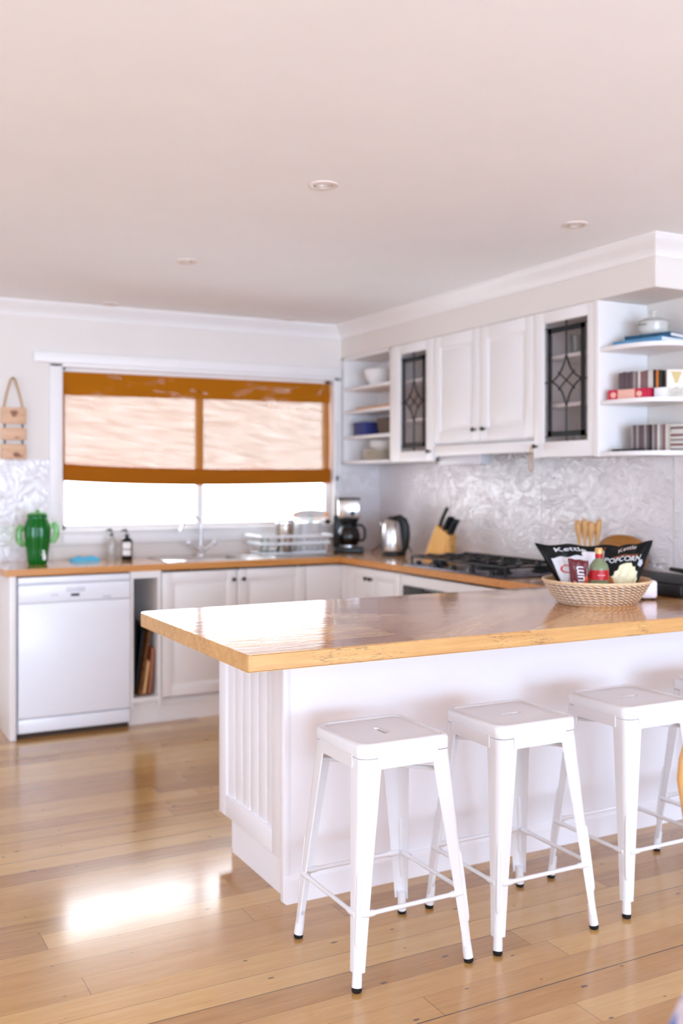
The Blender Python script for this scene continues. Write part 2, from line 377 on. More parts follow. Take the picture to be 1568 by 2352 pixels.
m = MB(); m.box(XL-.1, XL, YF, .7, 0, ZC).box(XL-.1, XL, 5.1, YB, 0, ZC).box(XL-.1, XL, .7, 5.1, 0, .5).box(XL-.1, XL, .7, 5.1, 2.38, ZC)
struct(m.build('wall_left', M['wall'], smooth=False), 'pale left wall with a wide window outside the view', 'wall')
m = MB(); m.box(XL, -2.4, YF-.1, YF, 0, ZC).box(3.2, XW, YF-.1, YF, 0, ZC).box(-2.4, 3.2, YF-.1, YF, 2.2, ZC)
struct(m.build('wall_front', M['wall'], smooth=False), 'pale wall with glass door opening behind the viewer', 'wall')
# bulkhead above the wall cupboards
struct(MB().box(XS, XW, 3.254, YB, 2.252, ZC).build('ceiling_bulkhead', M['wall'], smooth=False), 'boxed bulkhead over the wall cupboards', 'bulkhead')
def cornice(path, nrm, label, nm):
    # cove profile swept along straight pieces: (along wall path, into the room, down)
    prof = [(0, -.085), (.008, -.085), (.012, -.07), (.028, -.05), (.05, -.032), (.066, -.018), (.072, -.008), (.078, -.008), (.078, 0), (0, 0)]
    m = MB()
    for (a, b, n, ma, mb_) in path:
        A, B, Nn = Vector((a[0], a[1], ZC)), Vector((b[0], b[1], ZC)), Vector((n[0], n[1], 0)); T = (B-A).normalized()
        m.loops([[A+Nn*p+Vector((0, 0, q))+T*(p*ma) for p, q in prof], [B+Nn*p+Vector((0, 0, q))+T*(p*mb_) for p, q in prof]], True, True)
    return struct(m.build(nm, M['trim']), label, 'cornice')
cornice([((XL, YB), (XS, YB), (0, -1), 0, -1)], None, 'white cove cornice along the back wall', 'trim_1')
cornice([((XS, YB), (XS, 3.254), (-1, 0), 1, 1), ((XS, 3.254), (XW, 3.254), (0, -1), -1, 0)], None, 'white cove cornice around the bulkhead', 'trim_2')
# pressed tin splashbacks
m = MB(); m.box(XL+1.5, WX0-.078, YB-.008, YB, .92, 1.526).box(WX1+.055, XW-.008, YB-.008, YB, .92, 1.53)
struct(m.build('trim_3', M['tin'], smooth=False), 'white pressed tin splashback on the back wall', 'splashback')
m = MB()
yy = [YB-.0, 5.3, 4.4, 3.44, 2.4]
for a, b in zip(yy, yy[1:]): m.box(XW-.008, XW, b+.0015, a-.0015, .92, 1.60)
struct(m.build('trim_4', M['tin'], smooth=False), 'white embossed pressed tin splashback behind the cooktop', 'splashback')
# window
w = thing('window_1', (2.29, YB+.06, WZ0), 'white framed kitchen window over the sink', 'window', kind='structure')
m = MB(); m.box(WX0, WX1, 6.245, 6.295, WZ0, WZ0+.026).box(WX0, WX1, 6.245, 6.295, WZ1-.03, WZ1).box(WX0, WX0+.026, 6.245, 6.295, WZ0, WZ1).box(WX1-.038, WX1, 6.245, 6.295, WZ0, WZ1)
m.build('window_frame', M['trim'], w, smooth=False)
MB().box(2.24, 2.285, 6.25, 6.29, WZ0+.026, WZ1-.03).build('mullion', M['trim'], w, smooth=False)
MB().box(WX0+.026, 2.24, 6.268, 6.272, WZ0+.026, WZ1-.03).build('pane', M['pane'], w, smooth=False)
MB().box(2.285, WX1-.038, 6.268, 6.272, WZ0+.026, WZ1-.03).build('pane', M['pane'], w, smooth=False)
MB().box(1.284, WX1+.055, YB-.03, YB+.0, WZ0-.022, WZ0, .004).build('sill', M['trim'], w)
m = MB(); m.box(1.284, WX0, YB-.018, YB, WZ0-.09, WZ1+.02, .004).box(WX1, WX1+.055, YB-.018, YB, WZ0-.09, WZ1+.02, .004).box(WX0, WX1, YB-.018, YB, WZ0-.09, WZ0-.022, .003)
m.box(1.284, WX1+.055, YB-.018, YB, WZ1, WZ1+.025, .003).box(1.187, XS-.012, YB-.032, YB, WZ1+.022, WZ1+.085, .005)
m.build('architrave', M['trim'], w)
# ================================================================== CEILING LIGHTS
def downlight(x, y, label):
    t = thing('downlight', (x, y, ZC), label, 'downlight', 'recessed ceiling downlights')
    MB().lathe([(.052, 0), (.052, -.004), (.046, -.007), (.036, -.006), (.034, -.001), (.034, 0)], (x, y, ZC), 40).build('trim_ring', M['grey'] if False else pm('downlight_ring', lin(226, 212, 203), .35), t)
    MB().lathe([(.034, -.001), (.030, -.006), (.024, -.006), (.022, -.001)], (x, y, ZC), 32).build('gimbal', pm('downlight_gimbal', lin(205, 190, 180), .3), t)
    MB().lathe([(.022, -.001), (.018, -.003), (0, -.0045)], (x, y, ZC), 24).build('lamp_glass', pm('lamp_glass', lin(246, 246, 250), .1), t)
downlight(1.644, 3.243, 'round downlight nearest the viewer, high above the island end')
downlight(2.826, 3.252, 'round downlight on the right, near the bulkhead cornice')
downlight(1.626, 4.678, 'round downlight over the floor between island and sink bench')
downlight(1.614, 6.03, 'round downlight close to the back wall above the window left half')
downlight(2.80, 6.03, 'round downlight close to the back wall near the cupboard corner')
# ================================================================== BLIND
def blind():
    t = thing('woven_blind', (2.288, 6.218, 1.37), 'brown woven bamboo roman blind half lowered over the kitchen window', 'blind')
    x0, x1 = 1.370, 3.198
    sag = lambda u: -.020*math.sin(PI*min(1, max(0, u))**.8)
    X = lambda u: x0+(x1-x0)*u
    zt = lambda u: 2.066+.006*u; zb = lambda u: 1.922+.016*u; z2 = lambda u: 1.505-.022*u+sag(u)*.9; z3 = lambda u: 1.398-.016*u+sag(u)
    MB().grid(lambda u, v: (X(u), 6.222+.003*math.sin(19*u+7*v), zt(u)+(z2(u)-zt(u))*v), 60, 24).build('sheet', M['blind_sheet'], t)
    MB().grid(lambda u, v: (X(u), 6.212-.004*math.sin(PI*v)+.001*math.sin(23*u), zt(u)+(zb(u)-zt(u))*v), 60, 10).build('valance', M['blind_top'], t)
    m = MB()
    m.grid(lambda u, v: (X(u), 6.210-.013*math.cos(2*PI*v), (z2(u)+z3(u))/2+(z2(u)-z3(u))/2*math.sin(2*PI*v)), 60, 20)
    m.build('folded_hem', M['blind_fold'], t)
    MB().box(x0, x1, 6.222, 6.24, 2.066, 2.074).build('headrail', pm('blind_headrail', lin(238, 226, 214), .6), t)
    m = MB(); m.tube([(3.236, 6.176, 1.80), (3.236, 6.176, 1.33)], .0025, seg=6); m.build('cord', M['grey'], t)
    MB().lathe([(0, 0), (.008, .004), (.009, .022), (.004, .034), (0, .036)], (3.236, 6.172, 1.40), 12).build('cord_toggle', M['knob'], t)
blind()
# ================================================================== HANGING SIGN
def sign():
    t = thing('hanging_sign', (1.07, 6.185, 1.53), 'three tier wooden sign hanging from a rope left of the window', 'sign')
    m = MB(); m.tube([(1.018, 6.178, 1.835), (1.035, 6.178, 1.92), (1.058, 6.178, 2.0), (1.070, 6.178, 2.012), (1.082, 6.178, 2.0), (1.105, 6.178, 1.92), (1.125, 6.178, 1.835)], .0065, seg=8)
    m.build('rope', M['beige'], t)
    MB().cyl((1.07, 6.2, 2.004), (1.07, 6.165, 2.004), .004, seg=8).build('hook', M['knob'], t)
    for a, b in ((1.835, 1.735), (1.715, 1.640), (1.618, 1.527)):
        bd = MB().box(1.000, 1.146, 6.172, 6.188, b, a, .004).build('board', M['signwood'], t)
    for a, b in ((1.735, 1.715), (1.640, 1.618)):
        for x in (1.022, 1.124): MB().tube([(x, 6.178, a+.008), (x, 6.178, b-.008)], .005, seg=6).build('link', M['knob'], t)
    # dark smudges standing for the blurred lettering on the boards
    for cx, cz, rx, rz in ((1.075, 1.805, .024, .012), (1.075, 1.79, .016, .012), (1.09, 1.655, .016, .004), (1.088, 1.555, .02, .013), (1.10, 1.545, .03, .006)):
        MB().lathe([(1, 0), (.6, .001), (0, .0012)], (0, 0, 0), 16, Matrix.Translation((cx, 6.1716, cz)) @ Matrix.Rotation(PI/2, 4, 'X') @ Matrix.Diagonal((rx, rz, 1, 1))).build('lettering_smudge', pm('lettering_smudge', lin(150, 104, 84), .8), t)
sign()
# ================================================================== BASE CABINETS
YC, XC = 5.613, 2.96   # bench front edges
ZT, TH = .92, .038
def frame_door(m, face, a0, a1, z0, z1, axis, st=.062, th=.02):
    """panelled door: stiles, rails, a stepped recess and a raised field. face = front plane (towards -y or -x)"""
    def bx(u0, u1, w0, w1, d0, d1, bev=.0):
        if axis == 'y': m.box(u0, u1, face+d0, face+d1, w0, w1, bev)
        else: m.box(face+d0, face+d1, u0, u1, w0, w1, bev)
    bx(a0, a0+st, z0, z1, 0, th, .003); bx(a1-st, a1, z0, z1, 0, th, .003)
    bx(a0+st-.001, a1-st+.001, z0, z0+st, 0, th, .003); bx(a0+st-.001, a1-st+.001, z1-st, z1, 0, th, .003)
    bx(a0+st-.002, a1-st+.002, z0+st-.002, z1-st+.002, .010, th)
    if a1-a0 > .2: bx(a0+st+.022, a1-st-.022, z0+st+.022, z1-st-.022, .004, .012, .004)
def knob(parent, p, axis):
    prof = [(0, 0), (.0055, 0), (.005, .010), (.010, .016), (.0125, .022), (.011, .027), (0, .029)]
    R = Matrix.Rotation(PI/2, 4, 'X') if axis == 'y' else Matrix.Rotation(-PI/2, 4, 'Y')
    return MB().lathe(prof, (0, 0, 0), 16, Matrix.Translation(p) @ R).build('knob', M['knob'], parent)
# end panel left of the dishwasher
MBp = MB().box(.952, .986, 5.60, 6.19, 0, ZT-TH, .002)
tag(MBp.build('end_panel', M['cab']), 'tall white end panel left of the dishwasher', 'panel')
# dishwasher
d = thing('dishwasher', (1.308, 5.9, 0), 'white freestanding dishwasher under the left end of the bench', 'dishwasher')
MB().box(.996, 1.612, 5.64, 6.15, .02, .872).build('body', M['appl'], d)
MB().box(.998, 1.611, 5.607, 5.64, .838, .874, .004).build('top_trim', M['appl'], d)
cp = MB().box(.998, 1.611, 5.602, 5.64, .735, .834, .005).build('control_panel', M['appl'], d)
MB().box(.998, 1.611, 5.602, 5.64, .112, .733, .005).build('door', M['appl'], d)
MB().box(.998, 1.611, 5.612, 5.64, .030, .106, .004).build('plinth', M['appl'], d)
MB().box(1.000, 1.609, 5.635, 5.66, .0, .03).build('foot_gap_shade', M['dark'], d)  # dark strip painted for the shade below the plinth
MB().box(1.278, 1.324, 5.599, 5.603, .763, .777, .001).build('display_window', M['black'], cp)
MB().box(1.252, 1.356, 5.600, 5.603, .788, .812, .001).build('handle_recess', pm('handle_recess', lin(216, 216, 224), .3), cp)
MB().box(1.455, 1.50, 5.601, 5.603, .746, .756).build('badge', pm('button_mark', lin(205, 205, 214), .4), cp)
for k in range(2): MB().box(1.17+.022*k, 1.186+.022*k, 5.601, 5.603, .770, .778).build('button', M['grey'] if k < 0 else pm('button_mark', lin(205, 205, 214), .4), cp)
# open niche cabinet
n = thing('niche_cabinet', (1.70, 5.9, 0), 'narrow white open niche between dishwasher and sink cupboard', 'cabinet')
m = MB(); m.box(1.616, 1.634, YC+.004, 6.18, .10, ZT-TH).box(1.776, 1.796, YC+.004, 6.18, .10, ZT-TH).box(1.634, 1.776, 6.16, 6.18, .12, ZT-TH).box(1.634, 1.776, YC+.004, 6.16, .135, .158).box(1.634, 1.776, YC+.004, 6.16, .842, ZT-TH)
m.build('carcass', M['cab'], n, smooth=False)
MB().box(1.616, 1.796, 5.655, 5.675, 0, .135).build('kickboard', M['cab'], n, smooth=False)
# sink cupboard
s = thing('sink_cupboard', (2.26, 5.9, 0), 'white double door cupboard under the sink', 'cupboard')
MB().box(1.80, 1.82, 5.645, 6.18, .10, .87).box(2.93, 2.95, 5.645, 6.18, .10, .87).box(1.82, 2.93, 6.16, 6.18, .10, .87).box(1.82, 2.93, 5.645, 6.16, .10, .12).build('carcass', M['cab'], s, smooth=False)
MB().box(1.797, 2.95, 5.655, 5.675, 0, .135).build('kickboard', M['cab'], s, smooth=False)
for a, b, kx in ((1.803, 2.267, 2.242), (2.272, 2.722, 2.306)):
    m = MB(); frame_door(m, 5.622, a, b, .145, .868, 'y'); dd = m.build('door', M['cab'], s); knob(dd, (kx, 5.622, .811), 'y')
m = MB(); m.box(2.726, 2.985, 5.622, 5.645, .14, .868, .002); m.build('filler_panel', M['cab'], s)
# right run: corner cupboard then oven housing
s = thing('corner_cupboard', (3.2, 5.25, 0), 'white two door base cupboard in the bench corner', 'cupboard')
MB().box(2.995, 3.57, 4.90, 5.60, .10, .87).build('carcass', M['cab'], s, smooth=False)
MB().box(3.02, 3.04, 4.90, 5.60, 0, .135).build('kickboard', M['cab'], s, smooth=False)
MB().box(2.974, 2.996, 5.539, 5.6195, .14, .868).build('filler_panel', M['cab'], s, smooth=False)
for a, b, ky in ((4.905, 5.243, 5.222), (5.248, 5.535, 5.275)):
    m = MB(); frame_door(m, 2.972, a, b, .145, .868, 'x', .05); dd = m.build('door', M['cab'], s); knob(dd, (2.972, ky, .811), 'x')
s = thing('oven_housing', (3.2, 4.25, 0), 'white base cabinet around the oven beneath the cooktop', 'cabinet')
m = MB(); m.box(2.974, 3.0, 3.66, 4.895, .81, .868, .002).box(2.974, 3.0, 4.87, 4.895, .12, .81).box(2.974, 3.0, 3.66, 4.24, .12, .81).box(2.974, 3.57, 3.66, 4.895, .10, .12)
m.build('face_frame', M['cab'], s, smooth=False)
MB().box(3.02, 3.04, 3.66, 4.895, 0, .10).build('kickboard', M['cab'], s, smooth=False)
o = thing('oven', (3.25, 4.55, .13), 'built in oven with black glass door beneath the bench', 'oven')
MB().box(3.0, 3.55, 4.26, 4.86, .13, .80).build('body', M['iron'], o)
MB().box(2.968, 2.999, 4.245, 4.868, .20, .806, .004).build('door', M['blackglass'], o)
m = MB(); m.tube([(2.945, 4.30, .74), (2.945, 4.82, .74)], .009, seg=12).cyl((2.945, 4.32, .74), (2.968, 4.32, .74), .006).cyl((2.945, 4.80, .74), (2.968, 4.80, .74), .006)
m.build('handle', M['steel'], o)
# ------------------------------------------------------------------ worktops
SX0, SX1, SY0, SY1 = 2.0, 2.36, 5.72, 6.04    # sink bowl cut-out
m = MB(); z0, z1 = ZT-TH, ZT
m.box(.927, SX0, YC, YB-.008, z0, z1).box(SX1, XW-.008, YC, YB-.008, z0, z1).box(SX0, SX1, YC, SY0, z0, z1).box(SX0, SX1, SY1, YB-.008, z0, z1).box(XC, XW-.008, 3.604, YC, z0, z1)
wt = m.build('worktop', None, smooth=False, mats=[M['bench'], M['bench_edge']])
for p in wt.data.polygons: p.material_index = 0 if p.normal.z > .5 else 1
tag(wt, 'L-shaped varnished timber worktop carrying the sink and cooktop', 'worktop')
poly = [(1.067+.02, 2.564), (XW-.01, 2.564), (XW-.01, 3.602), (1.067+.03, 3.602)]
def rounded_poly(x0, x1, y0, y1, r00, r01):
    pts = []
    for k in range(7):
        t = PI+PI/2*k/6; pts.append((x0+r00+r00*math.cos(t), y0+r00+r00*math.sin(t)))
    pts += [(x1, y0), (x1, y1)]
    for k in range(7):
        t = PI/2+PI/2*k/6; pts.append((x0+r01+r01*math.cos(t), y1-r01+r01*math.sin(t)))
    return pts
m = MB(); m.prism(rounded_poly(1.067, XW-.01, 2.564, 3.602, .006, .03), .8705, ZT, bev=.003)
it = m.build('island_worktop', None, mats=[M['island_top'], M['oak_edge']])
for p in it.data.polygons: p.material_index = 0 if p.normal.z > .5 else 1
tag(it, 'thick varnished timber island worktop with a raw worn front edge', 'worktop')
# ------------------------------------------------------------------ island base
b = thing('breakfast_island', (2.4, 3.3, 0), 'white panelled breakfast island base behind the stools', 'island')
MB().box(1.425, 3.58, 3.052, 3.585, .0, .868).build('carcass', M['island'], b, smooth=False)
MB().box(1.39, 3.58, 3.03, 3.052, 0, .868, .002).build('front_panel', M['island'], b)
m = MB(); m.box(1.391, 3.58, 3.016, 3.03, 0, .078).loops([[(1.391, 3.016, .078), (1.391, 3.022, .088), (1.391, 3.03, .092), (1.391, 3.03, .078)], [(3.58, 3.016, .078), (3.58, 3.022, .088), (3.58, 3.03, .092), (3.58, 3.03, .078)]], True, True)
m.build('skirting_board', M['island'], b)
m = MB()
x0, xg = 1.400, 1.412
m.box(x0, 1.426, 3.053, 3.155, .125, .868, .003).box(x0, 1.426, 3.585, 3.655, .125, .868, .003)
m.box(x0+.0008, 1.426, 3.15, 3.59, .125, .205, .003).box(x0+.0008, 1.426, 3.15, 3.59, .80, .868, .003)
m.box(1.386, 1.412, 3.026, 3.056, 0, .868, .004)
m.box(1.42, 1.44, 3.575, 3.655, .125, .868)
m.build('end_frame', M['island'], b)
m = MB(); k = 3.152
while k < 3.59:
    m.box(xg-.002, 1.425, k, k+.068, .20, .81, .005); k += .0735
m.box(xg+.003, 1.425, 3.15, 3.59, .20, .81)
m.build('beadboard', M['island'], b)
MB().box(1.412, 1.43, 3.05, 3.545, 0, .128).build('kickboard', M['island'], b, smooth=False)
MB().box(1.43, 3.58, 3.585, 3.655, .125, .868).build('rear_face', M['island'], b, smooth=False)
# ================================================================== STOOLS
def rrect(h, r, z, n=6, cx=0, cy=0):
    pts = []
    for q, (sx, sy) in enumerate(((1, 1), (-1, 1), (-1, -1), (1, -1))):
        for k in range(n+1):
            t = PI/2*q+PI/2*k/n; pts.append((cx+sx*(h-r)+r*math.cos(t), cy+sy*(h-r)+r*math.sin(t), z))
    return pts
def slot(z, L=.028, r=.0085, n=6):
    pts = []
    for q, (sx, sy) in enumerate(((1, 1), (-1, 1), (-1, -1), (1, -1))):
        for k in range(n+1):
            t = PI/2*q+PI/2*k/n; pts.append((sx*L+r*math.cos(t), r*math.sin(t), z))
    return pts
def make_stool():
    t = thing('bar_stool', (0, 0, 0), 'white metal bar stool', 'stool', 'white metal stools along the island')
    zs = .66; hc = .1525
    ls = [rrect(hc-.003, .030, zs-.040), rrect(hc, .032, zs-.039), rrect(hc, .033, zs-.010), rrect(hc-.003, .032, zs-.004), rrect(hc-.009, .029, zs), rrect(hc-.016, .025, zs), rrect(hc-.020, .022, zs-.004), rrect(hc-.024, .02, zs-.005), rrect(hc-.030, .02, zs-.005), slot(zs-.005, .036, .0165),
          slot(zs-.005, .031, .0115), slot(zs-.006, .029, .0095), slot(zs-.012), slot(zs-.013, .031, .012), rrect(hc-.02, .02, zs-.013), rrect(hc-.006, .028, zs-.04)]
    MB().loops(ls).build('seat', M['stool'], t)
    # sheet legs: L-section lofts, wide at the top
    ztop, zbot = .618, .052
    def sec(z, off):
        u = (z-zbot)/(ztop-zbot); c = .1955+(.150-.1955)*u-off; w = .030+(.066-.030)*u**1.1
        if z > .585: w += (z-.585)*.35
        r = .016+.012*u
        pts = [(c-w, c)]
        for k in range(7):
            a = PI/2-PI/2*k/6; pts.append((c-r+r*math.cos(a), c-r+r*math.sin(a)))
        pts.append((c, c-w)); return pts, z
    zs_ = [zbot, .06, .12, .2, .3, .4, .5, .56, .585, .60, ztop]
    for q in range(4):
        R = Matrix.Rotation(PI/2*q, 4, 'Z')
        m = MB(); L = []
        for z in zs_:
            po, _ = sec(z, 0); pi_, _ = sec(z, .0028)
            L.append([R @ Vector((x, y, z)) for x, y in po]+[R @ Vector((x, y, z)) for x, y in pi_[::-1]])
        m.loops(L, True, True)
        # pressed rib down the corner
        def corner(z):
            u = (z-zbot)/(ztop-zbot); c = .1955+(.150-.1955)*u; r = .016+.012*u; k = c-r+r*.7071; return Vector((k-.0012, k-.0012, z))
        rz = [.115, .122, .132, .16, .2, .24, .28, .305, .315, .322]; rr = [.001, .005, .0068, .0072, .0072, .0072, .0072, .0068, .005, .001]
        m.tube([R @ corner(z) for z in rz], rr, seg=10)
        lg = m.build('leg', M['stool'], t)
        f = Vector((.1855, .1855, 0)); f2 = Vector((.1795, .1795, .075))
        MB().tube([R @ (f+Vector((0, 0, .013))), R @ (f+Vector((-.002, -.002, .03))), R @ f2], [.0145, .0145, .0125], seg=18).build('foot_tube', M['stool'], lg)
        MB().lathe([(0, 0), (.0115, 0), (.0142, .004), (.0142, .0135), (0, .0135)], R @ f, 18).build('rubber_foot', M['rubber'], lg)
        # apron on this side
        m = MB(); m.loops([[R @ Vector((x, y, z)) for x, y in ((.155, -.10), (.155, .10), (.1515, .10), (.1515, -.10))] for z in (.588, .626)], True, True)
        m.build('apron', M['stool'], t)
        # foot rail with flattened ends
        c = .183; a = R @ Vector((c-.004, -c+.016, .203)); e = R @ Vector((c-.004, c-.016, .203)); dd = (e-a)
        m = MB(); m.tube([a, a+dd*.05, a+dd*.10, a+dd*.14, a+dd*.5, a+dd*.86, a+dd*.9, a+dd*.95, e], [.0085, .0095, .0095, .0068, .0066, .0068, .0095, .0095, .0085], seg=10)
        m.build('foot_rail', M['stool'], t)
    m = MB(); q = .142
    m.tube([(-q, q, .566), (q, -q, .566)], .0065, seg=8); m.tube([(-q, -q, .555), (q, q, .555)], .0065, seg=8)
    m.build('cross_brace', M['stool'], t)
    return t
st0 = make_stool()
SP = [(1.511, 2.600, PI/2, 'leftmost white metal bar stool, standing at the island corner, seat slot pointing at the island'),
      (1.983, 2.595, 0, 'white metal bar stool in the middle of the row, second from the island corner'),
      (2.500, 2.606, 0, 'white metal bar stool third from the island corner, cut by the picture edge'),
      (3.02, 2.62, PI, 'white metal bar stool farthest right, only a seat corner showing at the picture edge')]
for i, (x, y, a, lb) in enumerate(SP):
    if i == 0: st0.location = (x, y, 0); st0.rotation_euler = (0, 0, a); st0['label'] = lb
    else: dup(st0, (x, y, 0), a, lb)
def lthing(name, loc, rz, label, cat, group=None, kind=None):
    """a thing whose parts are modelled in its own axes (x right, y back, z up)"""
    o = thing(name, loc, label, cat, group, kind); o.rotation_euler = (0, 0, rz); ORG[o.name] = Vector((0, 0, 0)); return o
CAMR = -YAW
# ================================================================== WALL CUPBOARDS
ZB, ZTOP = 1.517, 2.250
def carcass(m, y0, y1, zb, shelves, x0=3.302):
    m.box(x0, 3.578, y0, y0+.016, zb, ZTOP).box(x0, 3.578, y1-.016, y1, zb, ZTOP).box(3.566, 3.578, y0, y1, zb, ZTOP).box(x0, 3.578, y0, y1, zb, zb+.018).box(x0, 3.578, y0, y1, ZTOP-.018, ZTOP)
    for z in shelves: m.box(x0+.02, 3.566, y0+.016, y1-.016, z-.018, z)
t = thing('open_shelf_unit', (3.43, 5.86, ZB), 'white open shelf unit in the room corner holding bowls and boxes', 'shelf')
m = MB(); carcass(m, 5.526, 6.188, ZB, (), 3.284); m.build('carcass', M['cab'], t, smooth=False)
SH = (2.037, 1.879, 1.706)
for z in SH: MB().box(3.286, 3.566, 5.542, 6.172, z-.02, z, .002).build('shelf', M['cab'], t)
def glass_cupboard(name, y0, y1, gy0, gy1, gz0, gz1, kny, label):
    t = thing(name, (3.43, (y0+y1)/2, ZB), label, 'cupboard')
    m = MB(); carcass(m, y0, y1, ZB, (2.03, 1.786)); m.build('carcass', M['cab'], t, smooth=False)
    m = MB(); x0, x1 = 3.279, 3.301
    m.box(x0, x1, y0, gy0, ZB, ZTOP, .003).box(x0, x1, gy1, y1, ZB, ZTOP, .003).box(x0, x1, gy0-.001, gy1+.001, ZB, gz0, .003).box(x0, x1, gy0-.001, gy1+.001, gz1, ZTOP, .003)
    d = m.build('door', M['cab'], t)
    MB().box(3.2895, 3.2925, gy0, gy1, gz0, gz1).build('leadlight_glass', M['leadglass'], d, smooth=False)
    P = lambda u, v: Vector((3.289, gy1+(gy0-gy1)*u, gz0+(gz1-gz0)*v))
    m = MB(); W_ = gy1-gy0; Hh = gz1-gz0
    def bar(u0, v0, u1, v1):
        y_a, y_b = sorted((P(u0, 0).y, P(u1, 0).y)); m.box(3.285, 3.2888, y_a, y_b, P(0, v0).z, P(0, v1).z)
    bar(.075, .04, .165, .955); bar(.835, .04, .925, .955); bar(.075, .04, .925, .085); bar(.075, .91, .925, .955)
    r = .0042
    m.tube([P(.5, 0), P(.5, .287)], r, seg=6).tube([P(.5, .72), P(.5, 1)], r, seg=6)
    m.tube([P(0, .955), P(.08, .955)], r*.7, seg=6).tube([P(0, .04), P(.08, .04)], r*.7, seg=6).tube([P(.92, .955), P(1, .955)], r*.7, seg=6).tube([P(.92, .04), P(1, .04)], r*.7, seg=6)
    m.tube([P(0, .5), P(.165, .5)], r*.8, seg=6).tube([P(.835, .5), P(1, .5)], r*.8, seg=6)
    for sx in (-1, 1):
        for sy in (-1, 1):
            q = [];
            for k in range(9):
                a = k/8; u = .5+sx*.335*a; v = .503+sy*.216*(1-a)
                c = math.sin(PI*a)*.05; q.append(P(u-sx*c*.9, v-sy*c*.55))
            m.tube(q, r, seg=6)
            m.tube([P(.5, .503), P(.5+sx*.19, .503+sy*.075)], r*.85, seg=6)
    m.build('lead_came', M['lead'], d)
    knob(d, (3.279, kny, 1.574), 'x')
    return t
glass_cupboard('glass_door_cupboard', 5.030, 5.524, 5.108, 5.412, 1.581, 2.19, 5.062, 'narrow white wall cupboard with leadlight glass door beside the open corner shelves')
glass_cupboard('glass_door_cupboard', 3.642, 4.090, 3.690, 4.013, 1.595, 2.19, 4.066, 'white wall cupboard with leadlight glass door nearest the viewer')
t = thing('hood_cupboard', (3.43, 4.56, 1.55), 'white double door wall cupboard over the cooktop', 'cupboard')
MB().box(3.302, 3.578, 4.093, 5.027, 1.612, ZTOP).build('carcass', M['cab'], t, smooth=False)
for a, b, ky in ((4.562, 5.026, 4.603), (4.094, 4.557, 4.512)):
    m = MB(); frame_door(m, 3.280, a, b, 1.622, ZTOP, 'x', .07); dd = m.build('door', M['cab'], t); knob(dd, (3.280, ky, 1.684), 'x')
h = thing('range_hood', (3.43, 4.56, 1.51), 'slim pull out range hood below the cooktop cupboard', 'range hood')
MB().box(3.281, 3.31, 4.094, 5.026, 1.546, 1.607, .004).build('fascia', M['cab'], h)
MB().box(3.31, 3.575, 4.10, 5.02, 1.565, 1.60).build('hood_plate', M['dark'], h, smooth=False)  # coloured dark for the thin shade under the fascia
MB().box(3.312, 3.39, 4.60, 5.02, 1.492, 1.566, .004).build('motor_box', M['silverhood'], h)
# corner display shelves
t = thing('corner_shelf_unit', (3.43, 3.45, ZB), 'white rounded corner display shelves at the end of the wall cupboards', 'shelf')
MB().box(3.275, 3.588, 3.609, 3.641, ZB-.004, ZTOP, .003).build('end_panel', M['cab'], t)
def sup(n=3.4, a=.302, b=.352):
    pts = [(3.585, 3.607)]
    for k in range(25):
        th = PI/2*k/24; pts.append((3.585-a*math.cos(th)**(2/n), 3.607-b*math.sin(th)**(2/n)))
    return pts
for z in (2.025, 1.775, 1.535): MB().prism(sup(), z-.02, z, bev=.002).build('shelf', M['cab'], t)
t = lthing('cord_loop', (3.247, 4.066, 1.575), 0, 'thin pale cord loop hanging from the leadlight cupboard knob', 'cord')
MB().tube([(0, 0, .004), (-.004, .010, -.02), (-.004, .014, -.06), (-.004, .016, -.11), (-.004, .008, -.128), (-.004, -.004, -.128), (-.004, -.014, -.11), (-.004, -.014, -.05), (-.002, -.004, -.01)], .0028, seg=6, closed=True).build('loop', M['beige'], t)
# ------------------------------------------------------------------ things in the cupboards and shelves
def bowl(name, c, r, h, mat, label, cat='bowl', group=None, foot=.45):
    pr = [(0, .003), (r*foot, .002), (r*foot, 0), (r*(foot+.06), .0), (r*(foot+.1), .006), (r*.78, h*.35), (r*.93, h*.68), (r, h), (r*.975, h), (r*.9, h*.68), (r*.74, h*.38), (r*foot, .012), (0, .010)]
    return tag(MB().lathe(pr, c, 40).build(name, mat), label, cat, group)
bowl('serving_bowl', (3.43, 5.93, SH[0]), .105, .115, M['china'], 'round white bowl on the highest open shelf')
tag(MB().box(3.31, 3.53, 5.56, 6.03, SH[1], SH[1]+.016, .004).build('serving_board', M['orangewood']), 'flat orange wooden board on the second open shelf', 'board')
t = thing('storage_box', (3.40, 6.01, SH[2]), 'navy blue box on the third open shelf', 'box')
MB().box(3.31, 3.48, 5.93, 6.075, SH[2], SH[2]+.083, .005).build('box_body', M['blue'], t)
MB().box(3.307, 3.483, 5.927, 6.078, SH[2]+.068, SH[2]+.092, .004).build('lid', M['blue'], t)
def basket_weave(name, c0, c1, nx, nz):
    a = N(name); v, p = a.obj()
    wv = a.math('SINE', a.math('MULTIPLY', a.math('ADD', p[0], p[1]), nx)); wz = a.math('SINE', a.math('MULTIPLY', p[2], nz))
    f = a.math('MULTIPLY', wv, wz); a.l(a.ramp(a.step(f, -.6, .6), (0., c0), (1., c1)), a.b.inputs['Base Color']); a.b.inputs['Roughness'].default_value = .7; a.bump(f, .5, .004); return a.m
M['darkwicker'] = basket_weave('dark_wicker', lin(48, 36, 30), lin(120, 98, 82), 420., 420.)
m = MB(); m.loops([rrect(.07, .015, 0, 4, 3.40, 5.70), rrect(.078, .015, .05, 4, 3.40, 5.70), rrect(.083, .015, .108, 4, 3.40, 5.70), rrect(.077, .013, .108, 4, 3.40, 5.70), rrect(.066, .012, .008, 4, 3.40, 5.70)], True, True)
